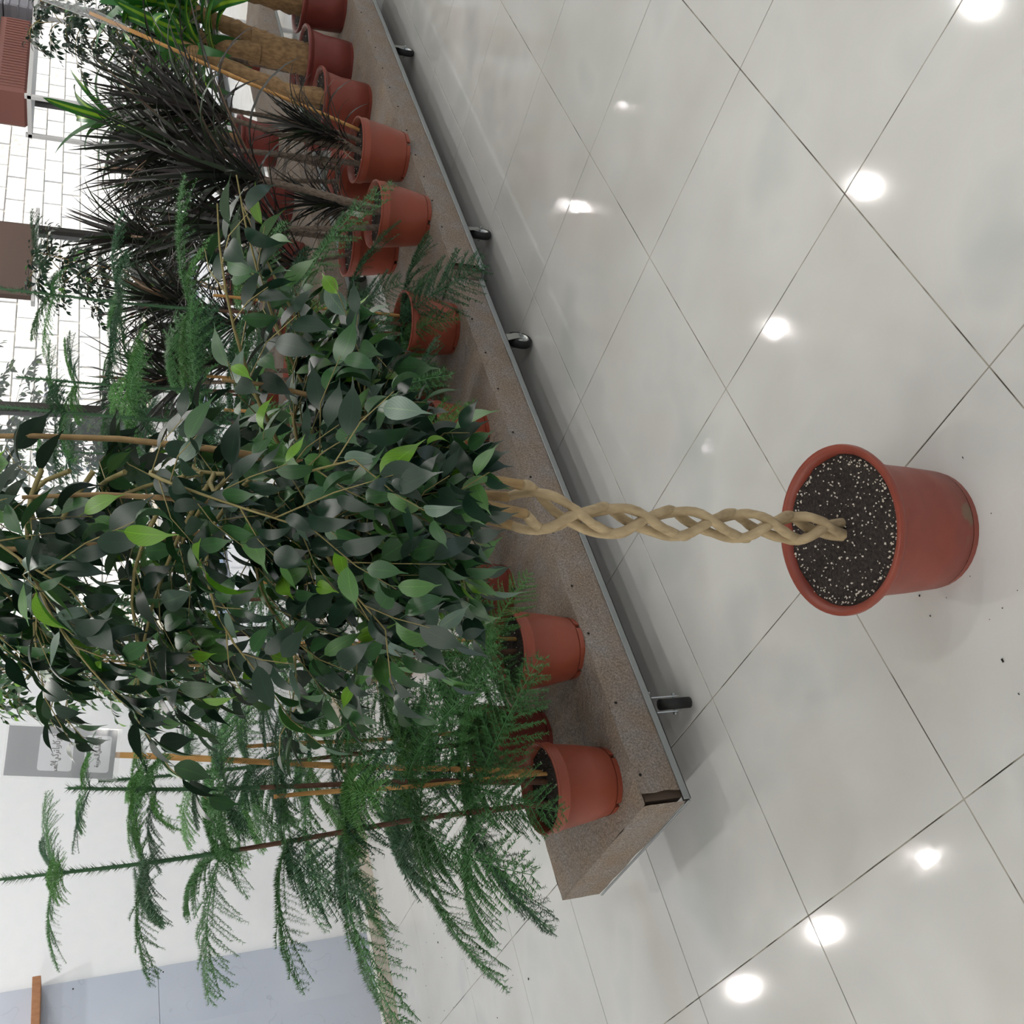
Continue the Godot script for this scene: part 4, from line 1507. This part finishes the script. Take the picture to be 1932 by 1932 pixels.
const GLYPH := {
	"alef": [2.6, [[[0, 0], [0, 13]]], []],
	"alef_end": [3.0, [[[-1.5, 0], [0, 0], [0, 13]]], []],
	"waw": [7.5, [[[1, 4], [2, 6], [4, 6], [5, 4], [4, 2], [2, 2], [1, 4], [1, 1], [2, -2], [6, -4]]], []],
	"reh": [6.0, [[[1, 5], [1.2, 1], [3, -2.5], [6, -4]]], []],
	"reh_end": [6.5, [[[-1.5, 0], [0, 0], [1, 4], [1.4, 0], [3, -3], [6, -4]]], []],
	"kaf": [8.5, [[[-0.5, 13], [6, 9.5], [1.5, 5], [1.5, 0], [8.5, 0]]], []],
	"yeh": [5.0, [[[0, 5], [0, 0], [5, 0]]], [[0.5, -4], [3, -4]]],
	"yeh_mid": [4.5, [[[-1, 0], [1, 0], [1, 5], [1, 0], [4.5, 0]]], [[0, -4], [2.5, -4]]],
	"teh": [5.0, [[[0, 5], [0, 0], [5, 0]]], [[0, 8.5], [2.6, 8.5]]],
	"beh_mid": [4.5, [[[-1, 0], [1, 0], [1, 5], [1, 0], [4.5, 0]]], [[1.2, -4]]],
	"yeh_end": [10, [[[-1, 0], [1, 1], [3, 4], [4.5, 4], [3, 1], [5.5, -2], [3.5, -5], [8, -5.5], [10, -2]]], []],
	"seen": [11, [[[0, 5], [0, 0], [3.2, 0], [3.2, 4.4], [3.2, 0], [6.4, 0], [6.4, 4.4], [6.4, 0], [11, 0]]], []],
	"sheen": [11, [[[0, 5], [0, 0], [3.2, 0], [3.2, 4.4], [3.2, 0], [6.4, 0], [6.4, 4.4], [6.4, 0], [10, 0]]], [[2.0, 8], [4.6, 8], [3.3, 10.6]]],
	"meem_end": [6, [[[-1, 0], [1, 0], [2, 3], [4, 3], [5, 1], [4, -1], [2, -1], [1, 0]], [[4.6, 0], [5, -3], [5, -7]]], []],
	"meem_mid": [6, [[[-1, 0], [0, 0], [1, 3], [3, 3.2], [4, 1], [2.6, -1.6], [0.8, -0.8], [6, 0]]], []],
	"lam_end": [8, [[[-1, 0], [0.5, 0], [0.5, 13], [0.6, 0], [2, -4], [5, -4.5], [7.5, -1], [7.5, 2]]], []],
	"lam": [4, [[[0, 13], [0, 0], [4, 0]]], []],
	"dad": [10, [[[-1, 0], [2, 0], [5, 4.4], [8, 4.4], [9, 2], [7, 0], [2, 0]], [[7, 0], [10, 0]]], [[6, 8]]],
	"ghain": [7, [[[1, 7], [3.4, 8], [5, 6.4]], [[3.4, 8], [1.6, 6], [2, 3], [0, 0], [7, 0]]], [[3, 11.5]]],
	"teh_marbuta": [6, [[[-1, 0], [0.5, 0], [1, 4], [3.5, 5.5], [5, 2], [3, 0], [0.5, 0]]], [[1.6, 9], [4.2, 9]]],
}

func word(letters: Array, o: Vector2, sc: float, w: float) -> Vector2:
	for l in letters:
		var g: Array = GLYPH[l]
		for st in g[1]:
			var pts := []
			for q in st:
				pts.append(Vector2(q[0], q[1]))
			ink(pts, o, sc, w)
		for d in g[2]:
			dot(Vector2(d[0], d[1]), o, sc, w)
		o.x -= (g[0] + 1.0) * sc
	return o

func sign_label(line: int) -> ImageTexture:
	ink_img = Image.create(512, 448, false, Image.FORMAT_RGB8)
	ink_img.fill(Color(0.86, 0.87, 0.90))
	var sc := 4.0
	var o := Vector2(492, 258)
	var w := 6.4
	if line == 0:
		o = word(["alef", "waw", "reh", "kaf", "alef_end", "reh", "yeh", "alef_end"], o, sc, w)
		o.x -= 10
		o = word(["teh", "reh_end", "kaf", "yeh_end"], o, sc, w)
		o.x -= 10
		# 24, written left to right
		ink([Vector2(7, 9), Vector2(6, 11.5), Vector2(4, 12.5), Vector2(2, 11), Vector2(2, 8.5), Vector2(7.5, 0), Vector2(1, 0)].map(func(p): return p + Vector2(8.5, 0)), o, sc, w)
		ink([Vector2(2.4, 0), Vector2(2.4, 12.5), Vector2(8, 4), Vector2(0.6, 4)], o, sc, w)
		o.x -= 19 * sc
		o = word(["seen", "meem_end"], o, sc, w)
	else:
		o = word(["ghain", "yeh_mid", "reh_end"], o, sc, w)
		o.x -= 14
		o = word(["sheen", "alef_end", "meem_mid", "lam_end"], o, sc, w)
		o.x -= 14
		o = word(["alef", "lam", "dad", "reh_end", "yeh", "beh_mid", "teh_marbuta"], o, sc, w)
	return ImageTexture.create_from_image(ink_img)

func round_card(w: float, h: float, r: float, d: float) -> ArrayMesh:
	var t := Tri.new()
	var ring := []
	for q in 4:
		var c := Vector2(w / 2 - r, h / 2 - r) * Vector2([1, -1, -1, 1][q], [1, 1, -1, -1][q])
		for k in 7:
			var a := PI / 2 * q + PI / 2 * k / 6.0
			ring.append(c + Vector2(cos(a), sin(a)) * r)
	var c0 := t.vert(Vector3(0, 0, d), Vector3.BACK, Vector2(0.5, 0.5))
	for p in ring:
		t.vert(Vector3(p.x, p.y, d), Vector3.BACK, Vector2(0.5 + p.x / w, 0.5 - p.y / h))
	for k in ring.size():
		t.tri(c0, c0 + 1 + (k + 1) % ring.size(), c0 + 1 + k)
	for k in ring.size():
		var a: Vector2 = ring[k]
		var b: Vector2 = ring[(k + 1) % ring.size()]
		t.quad(Vector3(a.x, a.y, d), Vector3(b.x, b.y, d), Vector3(b.x, b.y, 0), Vector3(a.x, a.y, 0))
	return t.mesh()

func plant_sign() -> void:
	# stick foot in the corner pine pot; card faces the aisle
	var foot := Vector3(1.072, TOP + 0.15, -2.271)
	var top := Vector3(1.289, 1.552, -2.358)
	var t := thing("plant_sign", "grey price card with two printed labels in a plastic sleeve on a bamboo stick", "sign", foot)
	var dir := (top - foot).normalized()
	stake(t, Vector3.ZERO, top - foot, 0.0075)
	var look := Vector3(-0.62, 0, 0.78)
	var zz := (look - dir * look.dot(dir)).normalized()
	var xx := dir.cross(zz).normalized()
	var b := Basis(xx, dir, zz)
	var c := Transform3D(b, top - foot + dir * 0.085 + xx * 0.004 + zz * 0.010)
	var card := put(t, "card", box(Vector3(0.118, 0.245, 0.0012), 0.0004), mat(Color(0.50, 0.51, 0.55), 0.5), c)
	for k in 2:
		var m := mat(Color(1, 1, 1), 0.5)
		m.albedo_texture = sign_label(k)
		put(card, "printed_label", round_card(0.088, 0.077 if k == 0 else 0.058, 0.007, 0.0006), m, Transform3D(Basis(), Vector3(0.0, 0.012 - 0.094 * k, 0.0008)))
	var sl := Tri.new()
	bevel_box(sl, Vector3(0, -0.004, 0.0035), Vector3(0.126, 0.26, 0.0004), 0.0001)
	put(t, "sleeve", sl.mesh(), M.sleeve, c)

func pine_pot(label: String, at: Vector2, rb: float, rt: float, h: float, m: Material, turn: float, stems: Array, staked: bool) -> Node3D:
	var t := thing("norfolk_pine", label, "potted plant", Vector3(at.x, TOP, at.y), 0.0, "Norfolk pines on the near platform")
	var ys := add_pot(t, rb, rt, h, "thin", m, 50, turn)
	for s in stems:
		s.h -= TOP
	pine(t, ys, stems)
	if staked:
		stake(t, Vector3(0.03, ys - 0.03, 0.015), Vector3(0.045, ys + 0.72, 0.02))
	return t

func drac_pot(label: String, at: Vector2, rb: float, rt: float, h: float, m: Material, turn: float, canes: Array) -> Node3D:
	var t := thing("dracaena", label, "potted plant", Vector3(at.x, TOP, at.y), 0.0, "dark dracaenas on the platforms")
	var ys := add_pot(t, rb, rt, h, "thin", m, 60, turn)
	for c in canes:
		c.h -= TOP
	dracaena(t, ys, canes)
	return t

func build_background() -> void:
	# a second, paler fig in a pot behind the pines
	var t := thing("weeping_fig", "slender pale green weeping fig in a pot behind the platform by the white wall", "potted plant", Vector3(2.75, 0, -4.25))
	var ys := add_pot(t, 0.11, 0.15, 0.24, "lip", M.pot_c, 30)
	fig_tree(t, ys, {"trunk_top": 0.8, "lean": Vector3(0.05, 0, 0), "low": 1.0, "top": 2.15, "branches": 34, "twigs": 7, "single": 0, "dark": 0.12, "young": 0.5, "leaf": 0.8, "wide": 1.1})
	# street tree seen through the glass
	t = thing("street_tree", "leafy bright green street tree beyond the shop window", "tree", Vector3(9.2, -0.02, -9.2))
	fig_tree(t, 0.0, {"trunk_top": 0.9, "lean": Vector3(0.1, 0, 0), "low": 0.95, "top": 3.0, "branches": 50, "twigs": 8, "single": 0, "dark": 0.05, "young": 0.8, "leaf": 1.6, "wide": 3.0, "squash": 0.6})
	# storage rack with planters by the far windows
	t = thing("storage_rack", "white metal rack under the long terracotta planters by the windows", "rack", Vector3(11.2, 0, -5.45))
	for x in [-1.3, 1.3]:
		for z in [-0.2, 0.2]:
			put(t, "upright", box(Vector3(0.04, 2.1, 0.04), 0.003, Vector3(x, 1.05, z)), M.rack)
	for y in [0.5, 1.25, 2.06]:
		put(t, "shelf", box(Vector3(2.64, 0.04, 0.46), 0.003, Vector3(0, y, 0)), M.rack)
	for k in 2:
		var p := thing("planter_box", ["long ribbed terracotta planter with a grey green band, lower of the two", "long plain terracotta planter stacked on the ribbed one"][k], "planter", Vector3(10.75, 2.08 + 0.34 * k, -5.45))
		var pt := Tri.new()
		bevel_box(pt, Vector3(0, 0.16, 0), Vector3(1.5, 0.32, 0.40), 0.03)
		put(p, "body", pt.mesh(), M.planter)
		if k == 0:
			for i in 26:
				put(p, "rib", box(Vector3(0.022, 0.22, 0.012), 0.003, Vector3(-0.70 + i * 0.056, 0.13, 0.203)), M.planter)
		put(p, "rim", box(Vector3(1.54, 0.045, 0.44), 0.012, Vector3(0, 0.315, 0)), M.teal_strip if k == 0 else M.planter)
	for k in 3:
		var c := thing("storage_crate", ["grey ridged plastic crate standing on the rack", "grey ridged plastic crate on top of another crate", "white plastic tub at the end of the rack"][k], "crate", Vector3([12.05, 12.05, 12.38][k], 2.08 + [0.0, 0.3, 0.0][k], -5.45))
		put(c, "body", box(Vector3(0.42 if k < 2 else 0.22, 0.29, 0.36), 0.015, Vector3(0, 0.145, 0)), M.crate if k < 2 else M.white_plastic)
		for i in 3:
			put(c, "ridge", box(Vector3(0.44 if k < 2 else 0.24, 0.015, 0.38), 0.004, Vector3(0, 0.06 + 0.09 * i, 0)), M.crate if k < 2 else M.white_plastic)
	# brown hanging board over the window
	t = thing("hanging_board", "plain dark brown board hanging inside the shop window", "board", Vector3(8.05, 1.98, -5.80))
	put(t, "panel", box(Vector3(1.05, 1.15, 0.05), 0.004, Vector3(0, 0.575, 0)), M.brown_panel)
	put(t, "lower_rail", box(Vector3(1.4, 0.03, 0.06), 0.004, Vector3(0.1, -0.015, 0)), M.rack)
	# plants on the third row platform
	pine_pot("Norfolk pine on the third row platform by the windows", Vector2(4.85, -4.92), 0.10, 0.13, 0.205, M.pot_c, 0.2,
		[{"at": Vector2(0, 0), "lean": Vector3(0.0, 0, 0.0), "h": 1.9, "first": 0.1, "gap": 0.2, "reach": 0.45, "brown": 0.5}], false)
	pine_pot("bushy Norfolk pine next along on the third row platform", Vector2(5.5, -4.95), 0.10, 0.13, 0.205, M.pot_c, 0.2,
		[{"at": Vector2(0, 0), "lean": Vector3(0.0, 0, 0.0), "h": 1.75, "first": 0.1, "gap": 0.2, "reach": 0.45, "brown": 0.5}], false)
	for k in 2:
		t = thing("dark_shrub", ["dense dark green shrub on the pale boards beyond the trunks", "dense dark green shrub on the third row platform behind the dracaenas"][k], "potted plant", Vector3([8.25, 6.75][k], TOP, [-3.76, -4.93][k]))
		ys = add_pot(t, 0.12, 0.16, 0.25, "lip", M.pot_d, 0)
		fig_tree(t, ys, {"trunk_top": 0.55, "strands": 2, "lean": Vector3(0.03, 0, 0), "low": 0.62, "top": 1.62, "branches": 42, "twigs": 7, "single": 0, "dark": 0.9, "young": 0.02, "leaf": 0.85, "wide": 1.0, "squash": 1.25})
	crumbs()

func crumbs() -> void:
	# spilled potting soil on the tiles behind the near platform and a little round the front pot
	var r := RandomNumberGenerator.new()
	r.seed = 71
	var mm := MultiMesh.new()
	mm.transform_format = MultiMesh.TRANSFORM_3D
	mm.mesh = pebble()
	mm.instance_count = 150
	for i in 150:
		var p: Vector3
		if i < 125:
			p = Vector3(1.45 + r.randfn(0, 0.30), 0.002, -4.25 + r.randfn(0, 0.38))
		else:
			p = Vector3(0.987, 0.002, -1.155) + Vector3(r.randfn(0, 0.16) - 0.12, 0, r.randfn(0, 0.16) + 0.06)
		var s := r.randf_range(0.0012, 0.0030) * (2.2 if r.randf() < 0.07 else 1.0)
		mm.set_instance_transform(i, Transform3D(Basis.from_euler(Vector3(r.randf() * 6, r.randf() * 6, 0)).scaled(Vector3(s * 1.5, s, s)), p))
	var mi := MultiMeshInstance3D.new()
	mi.multimesh = mm
	mi.material_override = M.crumb
	mi.name = "soil_crumbs"
	mi.set_meta("kind", "stuff")
	mi.set_meta("label", "dark soil crumbs scattered on the cream floor tiles")
	mi.set_meta("category", "soil")
	add_child(mi)
